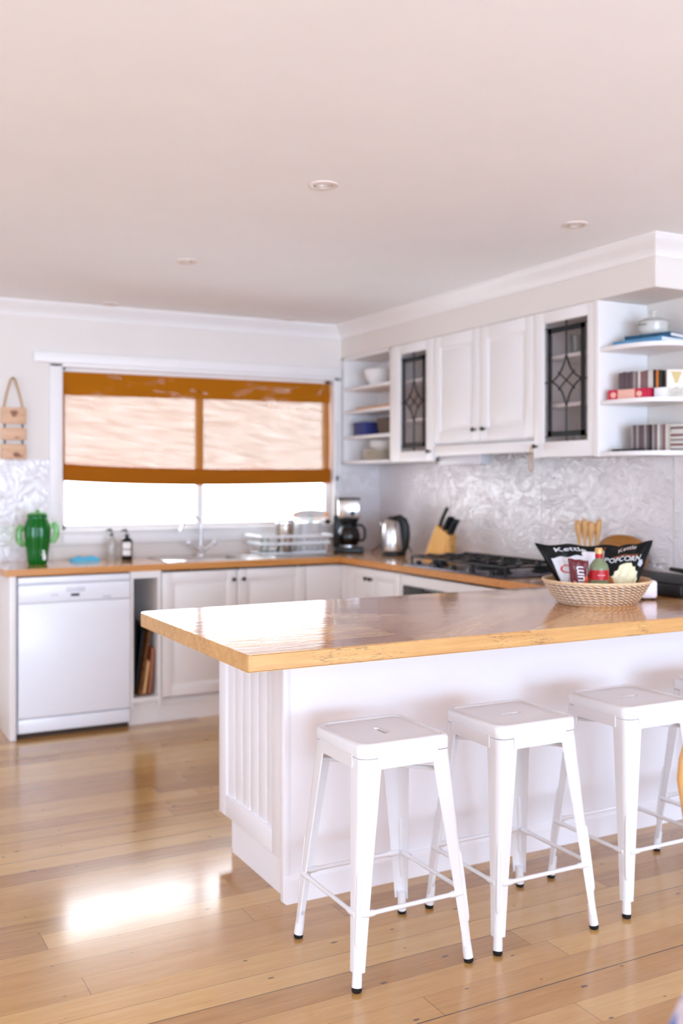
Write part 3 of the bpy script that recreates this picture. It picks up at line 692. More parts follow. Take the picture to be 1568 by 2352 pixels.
for v in m.bm.verts: v.co.z += SH[2]
tag(m.build('wicker_basket', M['darkwicker']), 'dark woven basket beside the navy box on the open shelf', 'basket')
def plate(c, r, label, group, mat):
    pr = [(0, .002), (r*.55, 0), (r*.6, .001), (r*.66, .004), (r, .016), (r, .019), (r*.64, .008), (0, .006)]
    return tag(MB().lathe(pr, c, 40).build('plate', mat), label, 'plate', group)
for k in range(5): plate((3.43, 5.88, 1.5355+.0125*k), .135, 'cream plate in the stack on the lowest open shelf', 'stacked cream plates', M['cream'])
for k in range(2): bowl('stacked_bowl', (3.43, 5.88, 1.5355+.0125*4+.0195+.022*k), .095, .04, M['china'], 'shallow pale bowl stacked over the cream plates', 'bowl', 'stacked shallow bowls')
def tumbler(c, r, h, label, mat='clearglass', cat='glass', group=None):
    return tag(MB().lathe([(0, .001), (r*.8, 0), (r*.84, .003), (r, h), (r*.94, h), (r*.78, .01), (0, .009)], c, 24).build('tumbler' if cat == 'glass' else 'mug', M[mat]), label, cat, group)
tumbler((3.44, 5.13, 2.03), .036, .085, 'small blue cup behind the far leadlight door', 'blue', 'cup')
tumbler((3.44, 5.28, 1.5355), .04, .07, 'dark cup low behind the far leadlight door', 'iron', 'cup')
for k, (y, z, l) in enumerate(((3.93, 1.5355, 'clear tumbler low behind the near leadlight door, beside the hinge side'), (3.80, 1.5355, 'clear tumbler low behind the near leadlight door, toward the corner shelves'), (3.95, 2.03, 'clear tumbler on the top shelf behind the near leadlight door'))):
    tumbler((3.44, y, z), .034, .11, l)
# display shelf, top: two books and a glass pot
def book(loc, rz, sx, sy, h, cm, label):
    t = lthing('book', loc, rz, label, 'book')
    m = MB(); m.box(-sx/2, sx/2, -sy/2, sy/2, 0, .003, .001).box(-sx/2, sx/2, -sy/2, sy/2, h-.003, h, .001).box(-sx/2, -sx/2+.003, -sy/2, sy/2, 0, h, .001); m.build('cover', cm, t)
    MB().box(-sx/2+.003, sx/2-.004, -sy/2+.004, sy/2-.004, .003, h-.003).build('page_block', M['paper'], t, smooth=False)
    return t
book((3.452, 3.445, 2.0255), math.radians(8), .225, .27, .022, pm('sky_blue_cover', lin(92, 150, 190), .4, var=.25, bscale=14), 'light blue book lying flat on the top corner shelf')
book((3.470, 3.425, 2.0480), math.radians(16), .20, .23, .020, pm('teal_cover', lin(22, 78, 108), .4, var=.2, bscale=14), 'dark teal book lying on the light blue book')
t = lthing('glass_pot', (3.462, 3.447, 2.0685), 0, 'lidded clear glass pot on the stacked books', 'pot')
MB().lathe([(0, .002), (.05, 0), (.060, .008), (.066, .03), (.066, .062), (.068, .066), (.065, .068), (.062, .062), (.061, .03), (.054, .012), (0, .008)], (0, 0, 0), 36).build('pot_body', pm('cloudy_glass', lin(232, 226, 218), .15, trans=.25), t)
for s_ in (-1, 1): MB().tube([(s_*.064, -.02, .05), (s_*.082, -.014, .05), (s_*.086, 0, .05), (s_*.082, .014, .05), (s_*.064, .02, .05)], .005, seg=8).build('handle', M['clearglass'], t)
l = MB().lathe([(.069, .069), (.066, .073), (.045, .083), (.016, .089), (.009, .092), (.009, .1), (.017, .108), (.018, .116), (.010, .121), (0, .122)], (0, 0, 0), 32).build('lid', pm('cloudy_glass', lin(214, 206, 196), .15), t)
# middle: pink boxes, slim cases, picture box
def obox(name, c, sx, sy, h, rz, mat, label, cat, group=None, bev=.0015):
    m = MB(); m.box(-sx/2, sx/2, -sy/2, sy/2, 0, h, bev)
    R = Matrix.Translation(c) @ Matrix.Rotation(rz, 4, 'Z'); bmesh.ops.transform(m.bm, matrix=R, verts=m.bm.verts)
    return tag(m.build(name, mat), label, cat, group)
DV = Vector((.075, -.215, 0)).normalized(); ANG = math.atan2(DV.y, DV.x); NV = Vector((-DV.y, DV.x, 0))  # row direction, towards the wall is +NV
if NV.x < 0: NV = -NV
Z2 = 1.7755
t = lthing('carton', tuple(Vector((3.335, 3.470, Z2))), ANG, 'long flat peach and crimson carton on the middle corner shelf', 'carton')
MB().box(-.105, .100, .0, .06, 0, .046, .001).build('carton_body', pm('peach_card', lin(232, 176, 156), .5), t)
for a, b in ((-.1055, -.058), (.028, .1005)): MB().box(a, b, -.0012, .0605, .002, .0465).build('printed_panel', pm('crimson_print', lin(196, 24, 62), .5, var=.2, bscale=30), t)
for a in (-.08, .048): MB().lathe([(.014, 0), (.012, -.001), (0, -.001)], (0, 0, 0), 16, Matrix.Translation((a, -.0015, .022)) @ Matrix.Rotation(-PI/2, 4, 'X')).build('print_dot', pm('peach_card', lin(232, 176, 156), .5), t)
obox('white_carton', (3.421, 3.352, Z2), .055, .05, .046, ANG, M['paper'], 'small white carton at the end of the peach carton', 'carton')
CASE = [lin(96, 76, 78), lin(120, 96, 94), lin(84, 64, 68), lin(150, 138, 132), lin(134, 92, 88), lin(206, 198, 188), lin(40, 32, 30), lin(214, 122, 40)]
cm = [pm('case_spine_%d' % i, c, .4) for i, c in enumerate(CASE)]
seq = [0, 0, 2, 0, 2, 0, 3, 1, 5, 4, 4, 1, 5, 5, 6, 7, 6]
for k, ci in enumerate(seq):
    p = Vector((3.345, 3.470, 0))+DV*(-.060+.0122*k)+NV*.035
    if k > 14: p += NV*.004
    obox('tape_case', (p.x, p.y, Z2+.0465), .0108, .062, .078+.002*((k*7) % 3), ANG, cm[ci],
         {7: 'orange spined slim case in the row standing on the cartons', 6: 'black spined slim case beside the orange one on the cartons', 5: 'pale spined slim case in the row standing on the cartons'}.get(ci, 'dull brown slim case in the row standing on the cartons'), 'case', 'slim cases on the middle corner shelf')
t = lthing('picture_box', (3.470, 3.318, Z2), CAMR, 'upright white box with a gold funnel print on the middle corner shelf', 'box')
MB().box(-.044, .044, -.01, .022, 0, .128, .0015).build('box_body', pm('ivory_card', lin(232, 224, 212), .5), t)
MB().prism([(-.026, .118), (.024, .118), (.010, .082), (.006, .066), (-.008, .066), (-.012, .082)], 0, .0008, Matrix.Translation((0, -.0101, 0)) @ Matrix.Rotation(PI/2, 4, 'X')).build('funnel_print', pm('gold_print', lin(206, 178, 120), .5), t)
MB().prism([(-.040, .006), (.040, .006), (.040, .05), (.02, .044), (0, .05), (-.02, .044), (-.040, .05)], 0, .0006, Matrix.Translation((0, -.0101, 0)) @ Matrix.Rotation(PI/2, 4, 'X')).build('grey_print', pm('grey_print', lin(196, 186, 172), .5, var=.2, bscale=60), t)
# lowest: black slab, standing cases, two lying stacks
Z3 = 1.5355
obox('black_slab', (3.372, 3.512, Z3), .15, .05, .012, ANG, M['black'], 'thin black slab lying at the front of the lowest corner shelf', 'box')
seq = [3, 0, 3, 0, 0, 3, 0, 6, 3, 1, 5, 3, 4, 5, 5]
for k, ci in enumerate(seq):
    p = Vector((3.380, 3.505, 0))+DV*(.0130*k)+NV*.068
    obox('disc_case', (p.x, p.y, Z3+.0005), .0112, .12, .122, ANG, cm[ci], {6: 'black disc case standing in the row on the lowest corner shelf', 5: 'white disc case standing in the row on the lowest corner shelf'}.get(ci, 'greyish disc case standing in the row on the lowest corner shelf'), 'case', 'disc cases standing on the lowest corner shelf')
for k in range(11):
    ci = [3, 5, 4, 5, 3, 5, 4, 5, 5, 1, 5][k]
    obox('disc_case', (3.512, 3.315+.0015*((k*5) % 4), Z3+.0005+.0108*k), .125, .060, .0100, ANG+PI/2+.02*((k*3) % 5-2)*.5, cm[ci], {3: 'grey disc case in the lying stack on the lowest corner shelf', 5: 'white disc case in the lying stack on the lowest corner shelf'}.get(ci, 'brownish disc case in the lying stack on the lowest corner shelf'), 'case', 'disc cases lying in a stack')
# ================================================================== NICHE CONTENTS
t = thing('power_socket', (1.66, 6.155, .74), 'dark double power socket with plugs inside the narrow niche', 'socket')
MB().box(1.640, 1.700, 6.150, 6.159, .70, .80, .003).build('plate', M['grey'], t)
for z in (.775, .725): MB().box(1.648, 1.684, 6.118, 6.152, z-.018, z+.018, .006).build('plug', pm('dark_plug', lin(60, 48, 62), .5), t)
def leaner(name, x, y0, tilt, w, h, th, mat, label, cat, r=.02):
    """panel standing in the niche: runs back along y, its narrow edge towards the room, leaning in x"""
    poly = [(a, b) for a, b, c in rrect(.5, .001, 0)]
    pts = []
    for q, (sx, sy) in enumerate(((1, 1), (-1, 1), (-1, -1), (1, -1))):
        for k in range(7):
            a = PI/2*q+PI/2*k/6; pts.append((w/2+sx*(w/2-r)+r*math.cos(a), h/2+sy*(h/2-r)+r*math.sin(a)))
    m = MB(); m.prism(pts, -th/2, th/2, bev=min(.003, th*.3))
    R = Matrix.Translation((x, y0, .1585+th*.3)) @ Matrix.Rotation(tilt, 4, 'Y') @ Matrix(((0, 0, 1, 0), (1, 0, 0, 0), (0, 1, 0, 0), (0, 0, 0, 1)))
    bmesh.ops.transform(m.bm, matrix=R, verts=m.bm.verts); return tag(m.build(name, mat), label, cat)
leaner('baking_tray', 1.6465, 5.66, math.radians(1), .44, .46, .014, M['iron'], 'black baking tray standing against the niche left side', 'tray', .06)
leaner('baking_tray', 1.664, 5.68, math.radians(7), .42, .40, .012, M['iron'], 'second black tray leaning beside the first in the niche', 'tray', .06)
leaner('bamboo_mat', 1.680, 5.66, math.radians(10), .40, .40, .010, pm('spotted_bamboo', lin(120, 72, 30), .6, var=.6, bscale=60), 'spotted brown bamboo mat leaning in the niche', 'mat', .01)
leaner('chopping_board', 1.706, 5.65, math.radians(8), .38, .20, .016, M['pine'], 'pale wooden chopping board leaning low in the niche', 'board', .02)
leaner('chopping_board', 1.738, 5.65, math.radians(5), .40, .27, .018, M['red_wood'], 'reddish wooden board at the niche right side', 'board', .02)
# ================================================================== THINGS ON THE SINK BENCH
t = lthing('drink_jug', (1.163, 5.93, ZT), CAMR*0, 'green glass jug with two arm handles and a tap, left end of the bench', 'jug')
def jug(u, v):
    prof = [(0, .050), (.06, .056), (.3, .062), (.55, .072), (.75, .072), (.86, .064), (.93, .055), (1, .058)]
    for (a, ra), (b, rb) in zip(prof, prof[1:]):
        if a <= v <= b+1e-9: r = ra+(rb-ra)*(v-a)/(b-a); break
    r *= 1+.035*math.cos(14*2*PI*u); return (r*math.cos(2*PI*u), r*math.sin(2*PI*u), .285*v)
m = MB(); m.grid(jug, 112, 30, True); m.lathe([(0, .001), (.049, .0)], (0, 0, 0), 112); m.build('jug_body', M['green'], t)
MB().lathe([(.056, .283), (.054, .292), (.03, .298), (.012, .298), (.012, .306), (.014, .312), (0, .314)], (0, 0, 0), 32).build('lid', M['green_pale'], t)
for s_, zc in ((-1, .165), (1, .180)):
    MB().tube([(s_*.064, 0, zc-.05), (s_*.088, 0, zc-.05), (s_*.105, 0, zc-.02), (s_*.106, 0, zc+.03), (s_*.096, 0, zc+.052), (s_*.082, 0, zc+.04), (s_*.068, 0, zc+.03)], [.013, .016, .018, .018, .016, .014, .012], seg=12).build('arm_handle', M['green_pale'], t)
sp = MB().tube([(.02, -.055, .055), (.02, -.082, .055), (.02, -.09, .045), (.02, -.09, .03)], .010, seg=12).build('spigot', M['china'], t)
MB().tube([(.02, -.080, .06), (.016, -.082, .085)], .006, seg=8).build('tap_lever', M['china'], sp)
def cloth(u, v):
    x, y = (u-.5)*.16, (v-.5)*.09; e = min(u, 1-u, v, 1-v)
    return (1.455+x+.01*math.sin(9*v), 6.04+y+.006*math.sin(11*u), ZT+.001+(min(1, e*9))**.5*(.017+.006*math.sin(13*u+5*v)+.004*math.sin(21*v-8*u)))
tag(MB().grid(cloth, 36, 24).build('dish_cloth', M['cyan']), 'folded cyan dish cloth lying on the bench', 'cloth')
def pump(x, y, r, h, body, label):
    t = lthing('soap_bottle', (x, y, ZT), CAMR, label, 'bottle')
    MB().lathe([(0, 0), (r*.94, 0), (r, .004), (r, h*.70), (r*.86, h*.78), (r*.42, h*.84), (r*.40, h*.90), (0, h*.90)], (0, 0, 0), 28).build('bottle_body', body, t)
    p = MB().tube([(0, 0, h*.88), (0, 0, h*.94)], r*.48, seg=16).tube([(0, 0, h*.94), (0, 0, h*1.08)], .004, seg=8).tube([(0, 0, h*1.08), (-.012, 0, h*1.10), (-.034, 0, h*1.07)], [.008, .0075, .004], seg=10)
    p.build('pump', M['black'], t); return t
a = pump(1.628, 6.06, .031, .165, pm('clear_soap', lin(226, 220, 212), .1, trans=.5), 'clear pump soap bottle beside the black one on the bench')
a = pump(1.705, 6.00, .0335, .165, pm('black_bottle', lin(16, 18, 18), .12), 'black pump soap bottle with pale label on the bench')
def wrap_label(par, r, z0, z1, mat, a0=-2.3, a1=-.6, nm='label'):
    return MB().grid(lambda u, v: ((r+.0006)*math.cos(a0+(a1-a0)*u), (r+.0006)*math.sin(a0+(a1-a0)*u), z0+(z1-z0)*v), 20, 3).build(nm, mat, par)
wrap_label(a, .0335, .028, .062, M['paper']); wrap_label(a, .0335, .068, .108, M['paper'])
# sink
t = thing('sink', (2.42, 5.88, ZT), 'stainless steel sink with drainer set in the back bench', 'sink')
m = MB(); z0, z1 = ZT, ZT+.004
m.box(1.86, SX0, 5.695, 6.09, z0, z1, .001).box(SX1, 3.02, 5.695, 5.74, z0, z1, .001).box(SX1, 3.02, 6.02, 6.09, z0, z1, .001).box(SX1, 2.42, 5.74, 6.02, z0, z1).box(2.96, 3.02, 5.74, 6.02, z0, z1).box(SX0, SX1, 5.695, SY0, z0, z1).box(SX0, SX1, SY1, 6.09, z0, z1)
m.build('rim', M['steel'], t)
m = MB(); m.loops([[(x, y, z) for x, y, _ in rrect(.5, .1, 0)] for z in (0,)]*2) if False else None
cx, cy = (SX0+SX1)/2, (SY0+SY1)/2
def rr2(hx, hy, r, z):
    pts = []
    for q, (sx, sy) in enumerate(((1, 1), (-1, 1), (-1, -1), (1, -1))):
        for k in range(6):
            a = PI/2*q+PI/2*k/5; pts.append((cx+sx*(hx-r)+r*math.cos(a), cy+sy*(hy-r)+r*math.sin(a), z))
    return pts
m = MB(); m.loops([rr2(.179, .159, .03, ZT+.003), rr2(.172, .152, .04, ZT-.02), rr2(.165, .145, .05, ZT-.15), rr2(.14, .12, .05, ZT-.17)], False, True); m.build('bowl', M['steel'], t)
m = MB(); m.box(2.42, 2.96, 5.74, 6.02, ZT, ZT+.0015)
for k in range(9): m.tube([(2.44, 5.76+.03*k, ZT+.002), (2.94, 5.76+.03*k, ZT+.003)], .004, seg=8)
m.build('drainer', M['steel'], t)
t = lthing('mixer_tap', (2.205, 6.075, ZT+.004), 0, 'chrome gooseneck tap with two lever handles over the sink', 'tap')
MB().lathe([(0, 0), (.028, 0), (.028, .006), (.021, .014), (.019, .05), (.012, .062), (0, .062)], (0, 0, 0), 24).build('tap_body', M['chrome'], t)
pts = [(0, 0, .05), (0, 0, .20)]+[(-.058+.058*math.cos(a), 0, .205+.045*math.sin(a)) for a in [PI*k/10 for k in range(1, 9)]]+[(-.122, 0, .19), (-.138, 0, .155)]
MB().tube(pts, .0085, seg=12).build('spout', M['chrome'], t)
for s_ in (-1, 1):
    l = MB().tube([(s_*.012, -.01, .03), (s_*.05, -.012, .058), (s_*.078, -.014, .076)], [.010, .008, .008], seg=12).build('lever', M['chrome'], t)
    MB().ball((s_*.086, -.014, .080), .0145).build('lever_knob', M['chrome'], l)
# dish rack and washed things
t = thing('dish_rack', (2.76, 5.93, ZT+.006), 'wire dish rack on the sink drainer, window glints coloured white', 'rack')
x0, x1, y0, y1 = 2.50, 3.0, 5.80, 6.06
M['wire'] = pm('glint_white_wire', lin(246, 246, 248), .2, coat=.4)  # metal rack; window glints on the rails put into the white colour
for nm, z, e in (('top_rail', 1.045, 0.), ('middle_rail', .998, .012), ('base_rail', .936, .03)):
    MB().tube([(x0+e, y0+e, z), (x1-e, y0+e, z), (x1-e, y1-e, z), (x0+e, y1-e, z)], .009, seg=8, closed=True).build(nm, M['wire'], t)
for k in range(12):
    x = x0+.03+(x1-x0-.06)*k/11
    MB().tube([(x, y0+.004, 1.045), (x, y0+.03, .938), (x, y1-.03, .938), (x, y1-.004, 1.045)], .0028, seg=6).build('wire', M['wire'], t)
t = thing('steel_canister', (2.700, 5.855, .942), 'tall stainless steel canister in the dish rack', 'canister')
MB().lathe([(0, 0), (.056, 0), (.058, .003), (.058, .17), (.056, .17), (.056, .006), (0, .005)], (2.700, 5.875, .942), 36).build('canister_body', pm('warm_steel', lin(188, 176, 164), .2, 1.), t)
MB().lathe([(.0585, .168), (.060, .172), (.060, .205), (.056, .212), (0, .214)], (2.700, 5.875, .942), 36).build('lid', M['chrome'], t)
m = MB(); m.loops([[(2.90+.09*c, 5.955+.075*s2, z) for c, s2 in [(math.copysign(abs(math.cos(a))**.5, math.cos(a))*k, math.copysign(abs(math.sin(a))**.5, math.sin(a))*k) for a in [2*PI*i/32 for i in range(32)]]] for z, k in ((.942, 1.), (1.0, .97), (1.10, .92), (1.128, .90))], True, True)
tag(m.build('plastic_tub', pm('milky_plastic', lin(236, 230, 228), .3, trans=.4)), 'milky plastic tub upturned in the dish rack', 'tub')
def platter_mat():
    a = N('painted_platter'); v, p = a.obj()
    e = a.math('ABSOLUTE', a.math('MULTIPLY', p[0], 8.)); n1 = a.noise(v, 22., 2)
    c = a.mix(a.step(n1, .45, .6), lin(206, 206, 208), lin(226, 196, 176))
    c = a.mix(a.step(e, .72, .86), c, lin(236, 160, 104)); c = a.mix(a.step(a.math('SUBTRACT', n1, e), .4, .5), c, lin(150, 190, 190))
    a.l(c, a.b.inputs['Base Color']); a.b.inputs['Roughness'].default_value = .25; return a.m
t = lthing('oval_platter', (2.945, 6.0, 1.130), CAMR, 'oval painted platter with orange tips propped on the plastic tub', 'platter')
def plat(u, v):
    a = 2*PI*u; r = v; x = .122*r*math.copysign(abs(math.cos(a))**.85, math.cos(a)); y = .072*r*math.sin(a)
    return (x, y*.86, .034+y*.45+.010*r**3)
m = MB(); m.grid(plat, 48, 10, True)
m.grid(lambda u, v: tuple(Vector(plat(u, v))-Vector((0, 0, .005))), 48, 10, True); m.build('dish', platter_mat(), t)
MB().lathe([(.02, .0), (.02, .022), (.0, .022)], (0, 0, 0), 20).build('foot', M['china'], t)
tumbler((2.575, 5.90, .942), .036, .09, 'upturned clear glass at the rack left side', 'clearglass', 'glass')
plate((2.60, 5.95, .9415), .07, 'small white saucer lying in the dish rack', None, M['china'])
# ------------------------------------------------------------------ coffee maker, kettle, knife block
t = lthing('coffee_maker', (3.205, 5.95, ZT), CAMR, 'black and steel filter coffee maker in the bench corner', 'coffee maker')
MB().box(-.10, .10, -.11, .10, 0, .035, .008).build('base', M['black'], t)
MB().box(-.105, -.045, .0, .10, .03, .245, .006).build('water_column', M['black'], t)
MB().box(-.072, .075, -.06, .10, .225, .355, .010).build('steel_housing', M['steel'], t)
MB().box(-.075, .078, -.063, .103, .350, .364, .004).build('lid', M['black'], t)
MB().lathe([(.018, 0), (.016, .006), (0, .007)], (0, 0, 0), 20, Matrix.Translation((.026, -.0605, .262)) @ Matrix.Rotation(PI/2, 4, 'X')).build('switch', M['black'], t)
MB().lathe([(.035, .185), (.062, .20), (.070, .228), (0, .228)], (0, -.02, 0), 28).build('filter_basket', M['black'], t)
MB().lathe([(0, .035), (.062, .035), (.066, .04), (.066, .05), (0, .05)], (0, -.03, 0), 28).build('hot_plate', M['steel'], t)
c = MB().lathe([(0, .051), (.058, .051), (.074, .075), (.078, .11), (.066, .155), (.052, .175), (.050, .18)], (0, -.03, 0), 36).build('carafe', M['carafe'], t)
MB().lathe([(0, .055), (.056, .055), (.071, .076), (.074, .10), (0, .10)], (0, -.03, 0), 28).build('coffee', pm('black_coffee', lin(18, 12, 10), .1), c)
MB().lathe([(.053, .172), (.055, .19), (.045, .197), (0, .198)], (0, -.03, 0), 28).build('carafe_lid', M['black'], c)
MB().tube([(.050, -.04, .183), (.085, -.05, .183), (.106, -.055, .16), (.108, -.055, .11), (.098, -.052, .085), (.076, -.045, .08)], .0095, seg=10).build('handle', M['black'], c)
t = lthing('kettle', (3.322, 5.552, ZT), CAMR, 'stainless electric kettle with black handle in front of the splashback', 'kettle')
MB().lathe([(0, 0), (.075, 0), (.078, .006), (.076, .022), (.070, .03), (0, .03)], (0, 0, 0), 36).build('base', M['black'], t)
MB().lathe([(.070, .03), (.073, .05), (.072, .10), (.066, .16), (.058, .205), (.046, .228), (.030, .24), (0, .243)], (-.012, 0, 0), 40).build('kettle_body', M['steel'], t)
MB().lathe([(.047, .226), (.040, .242), (.02, .25), (0, .252)], (-.008, 0, 0), 28).build('lid', M['black'], t)
MB().tube([(.0, -.006, .238), (.034, -.010, .242), (.060, -.012, .222), (.072, -.014, .18), (.074, -.014, .12), (.068, -.012, .06), (.056, -.010, .030)], [.016, .022, .026, .028, .028, .026, .022], seg=14).build('handle', M['black'], t)
MB().tube([(-.062, 0, .18), (-.082, 0, .20), (-.088, 0, .215)], [.018, .013, .009], seg=10).build('spout', M['steel'], t)
m = MB(); m.tube([(3.33, 5.86, ZT+.004), (3.36, 5.84, ZT+.03), (3.40, 5.80, ZT+.08), (3.44, 5.74, ZT+.105), (3.48, 5.68, ZT+.08), (3.50, 5.62, ZT+.01)], .004, seg=8)
tag(m.build('mains_lead', M['black']), 'black power cord arching between coffee maker and kettle', 'cord')
KB = (3.405, 5.135, ZT); KR = CAMR-math.radians(32)
t = lthing('knife_block', KB, KR, 'slanted pale wooden knife block beside the kettle', 'knife block')
prof = [(-.10, 0), (.02, 0), (.032, .03), (.085, .142), (-.008, .212), (-.014, .208)]
MB().prism(prof, -.048, .048, Matrix.Rotation(PI/2, 4, 'X'), .003).build('block_body', M['block'], t)
MB().prism([(.022, 0), (.078, 0), (.078, .118), (.070, .118)], -.046, .046, Matrix.Rotation(PI/2, 4, 'X'), .002).build('front_rest', M['block'], t)
MB().lathe([(.010, 0), (.009, .001), (0, .001)], (0, 0, 0), 16, Matrix.Translation((.0785, 0, .08)) @ Matrix.Rotation(PI/2, 4, 'Y')).build('badge', M['brown'], t)
RB = Matrix.Translation(KB) @ Matrix.Rotation(KR, 4, 'Z')
for k, (u, w_, L, lb) in enumerate(((.10, -.020, .120, 'black handled knife highest in the wooden block'), (.42, -.026, .085, 'black handled knife in the middle slot of the block'), (.42, .018, .085, 'black handled knife in the rear middle slot of the block'), (.78, -.024, .10, 'thick black handled knife in the front slot of the block'), (.80, .016, .095, 'thick black handled knife at the front rear corner of the block'))):
    s0 = Vector((-.008+.093*u, w_, .212-.07*u)); n_ = Vector((.35, 0, .94)).normalized()
    P = [s0+n_*(-.003), s0+n_*(L*.3), s0+n_*(L*.65)+Vector((.004, 0, 0)), s0+n_*(L*.92)+Vector((.010, 0, 0)), s0+n_*L+Vector((.012, 0, 0))]
    m = MB(); m.tube([RB @ p for p in P], [.011, .0125, .0115, .0125, .006], seg=10)
    tag(m.build('kitchen_knife', M['black']), lb, 'knife', 'knives in the block')
# ------------------------------------------------------------------ cooktop
t = thing('gas_cooktop', (3.24, 4.36, ZT), 'black iron grated gas cooktop set in the right bench', 'cooktop')
cx0, cx1, cy0, cy1 = 2.99, 3.50, 3.97, 4.90
MB().box(cx0, cx1, cy0, cy1, ZT, ZT+.008, .003).build('hob_plate', M['hobplate'], t)
BR = [(3.12, 4.135, .035), (3.37, 4.135, .045), (3.245, 4.43, .06), (3.12, 4.725, .045), (3.37, 4.725, .035)]
for x, y, r in BR:
    b = MB().lathe([(r+.012, .008), (r+.012, .014), (r, .018), (r, .026), (0, .026)], (x, y, ZT), 28).build('burner', M['grey'] if False else M['iron'], t)
    MB().lathe([(r*.8, .026), (r*.82, .033), (r*.6, .036), (0, .036)], (x, y, ZT), 24).build('burner_cap', M['iron'], b)
for gy0, gy1 in ((3.995, 4.275), (4.285, 4.575), (4.585, 4.865)):
    m = MB(); z = ZT+.050; gx0, gx1 = 3.03, 3.47
    m.tube([(gx0, gy0, z), (gx1, gy0, z), (gx1, gy1, z), (gx0, gy1, z)], .0065, seg=6, closed=True)
    for x in (gx0, gx1):
        for y in (gy0, gy1): m.tube([(x, y, z), (x, y, ZT+.008)], .007, seg=6)
    ym = (gy0+gy1)/2; m.tube([(gx0, ym, z), (gx1, ym, z)], .006, seg=6)
    for x in (3.12, 3.245, 3.37): m.tube([(x, gy0, z), (x, gy0+.04, z+.012), (x, gy1-.04, z+.012), (x, gy1, z)], .006, seg=6)
    m.build('grate', M['iron'], t)
for k in range(5): MB().lathe([(.019, .008), (.018, .026), (.014, .032), (0, .032)], (3.012+.0, 4.09+.17*k, ZT), 18).build('knob', M['knob'], t)
# black hotplate on the right with a whisk
t = thing('hotplate', (3.32, 3.36, ZT), 'flat black bench hotplate behind the snack basket', 'hotplate')
MB().box(3.12, 3.50, 2.96, 3.74, ZT+.004, ZT+.052, .008).build('hotplate_body', M['black'], t)
MB().box(3.135, 3.485, 2.975, 3.725, ZT+.052, ZT+.058, .003).build('griddle', pm('griddle_black', lin(10, 10, 11), .5, spec=.25), t)
for x, y in ((3.15, 3.0), (3.47, 3.0), (3.15, 3.70), (3.47, 3.70)): MB().lathe([(.012, 0), (.012, .006), (0, .006)], (x, y, ZT), 12).build('foot', M['rubber'], t)
t = thing('whisk', (3.40, 3.30, ZT+.06), 'wire whisk lying on the black hotplate', 'whisk')
for k in range(4):
    a = PI*k/4; d_ = Vector((0, math.cos(a), math.sin(a)))
    pts = [Vector((3.42, 3.30, ZT+.085))+Vector((math.sin(q)*.0-.0, 0, 0))+Vector((.0, .10*(1-math.cos(q))/2, 0))+Vector((math.cos(a), 0, math.sin(a)))*.024*math.sin(q) for q in [PI*j/10 for j in range(11)]]
    MB().tube(pts, .0014, seg=5).build('whisk_wire', M['chrome'], t)
MB().tube([(3.42, 3.302, ZT+.083), (3.42, 3.24, ZT+.080), (3.42, 3.16, ZT+.072)], [.009, .011, .012], seg=10).build('handle', M['black'], t)
# utensils and board behind the basket
t = thing('utensil_crock', (3.45, 3.885, ZT), 'white ceramic crock holding wooden spoons against the splashback', 'crock')
CK = (3.455, 3.88)
MB().lathe([(0, 0), (.048, 0), (.052, .004), (.055, .13), (.057, .138), (.053, .138), (.050, .012), (0, .010)], (CK[0], CK[1], ZT), 32).build('crock_body', M['china'], t)
Rv = Vector((math.cos(YAW), -math.sin(YAW), 0))
for k, (ox, oz, w_, lb) in enumerate(((-.056, .285, .015, 'wooden spoon leaning furthest left in the crock'), (-.020, .290, .016, 'wooden spoon with dark rim in the crock, second from left'), (.014, .278, .020, 'broad pale wooden spoon in the middle of the crock'), (.054, .288, .016, 'wooden spoon leaning furthest right in the crock'))):
    b0 = Vector((CK[0], CK[1], ZT+.015))+Rv*ox*.5+Vector((.006*(k % 2), .012*(k % 2), 0)); tp = Vector((CK[0], CK[1], ZT+oz))+Rv*ox; d_ = tp-b0
    m = MB(); m.tube([b0, b0+d_*.5, b0+d_*.62, b0+d_*.72, b0+d_*.82, b0+d_*.92, b0+d_*.98, tp], [.006, .0065, .009, w_*.8, w_*1.1, w_*1.05, w_*.7, w_*.2], seg=14)
    tag(m.build('wooden_spoon', M['spoon']), lb, 'spoon', 'wooden spoons in the crock')
m = MB(); L = []
for th, k in ((-.011, .94), (-.007, 1.), (.007, 1.), (.011, .94)):
    L.append([(0, .235*k*math.copysign(abs(math.cos(a))**.8, math.cos(a)), .105*k*math.sin(a)) if False else (th, .175*k*math.copysign(abs(math.cos(a))**.8, math.cos(a)), .107+.106*k*math.sin(a)) for a in [2*PI*i/40 for i in range(40)]])
m.loops(L, True, True); bmesh.ops.transform(m.bm, matrix=Matrix.Translation((3.530, 3.75, ZT+.0)) @ Matrix.Rotation(math.radians(9), 4, 'Y'), verts=m.bm.verts)
tag(m.build('oval_board', M['brown']), 'oval brown wooden board leaning on the splashback behind the snack bags', 'board')
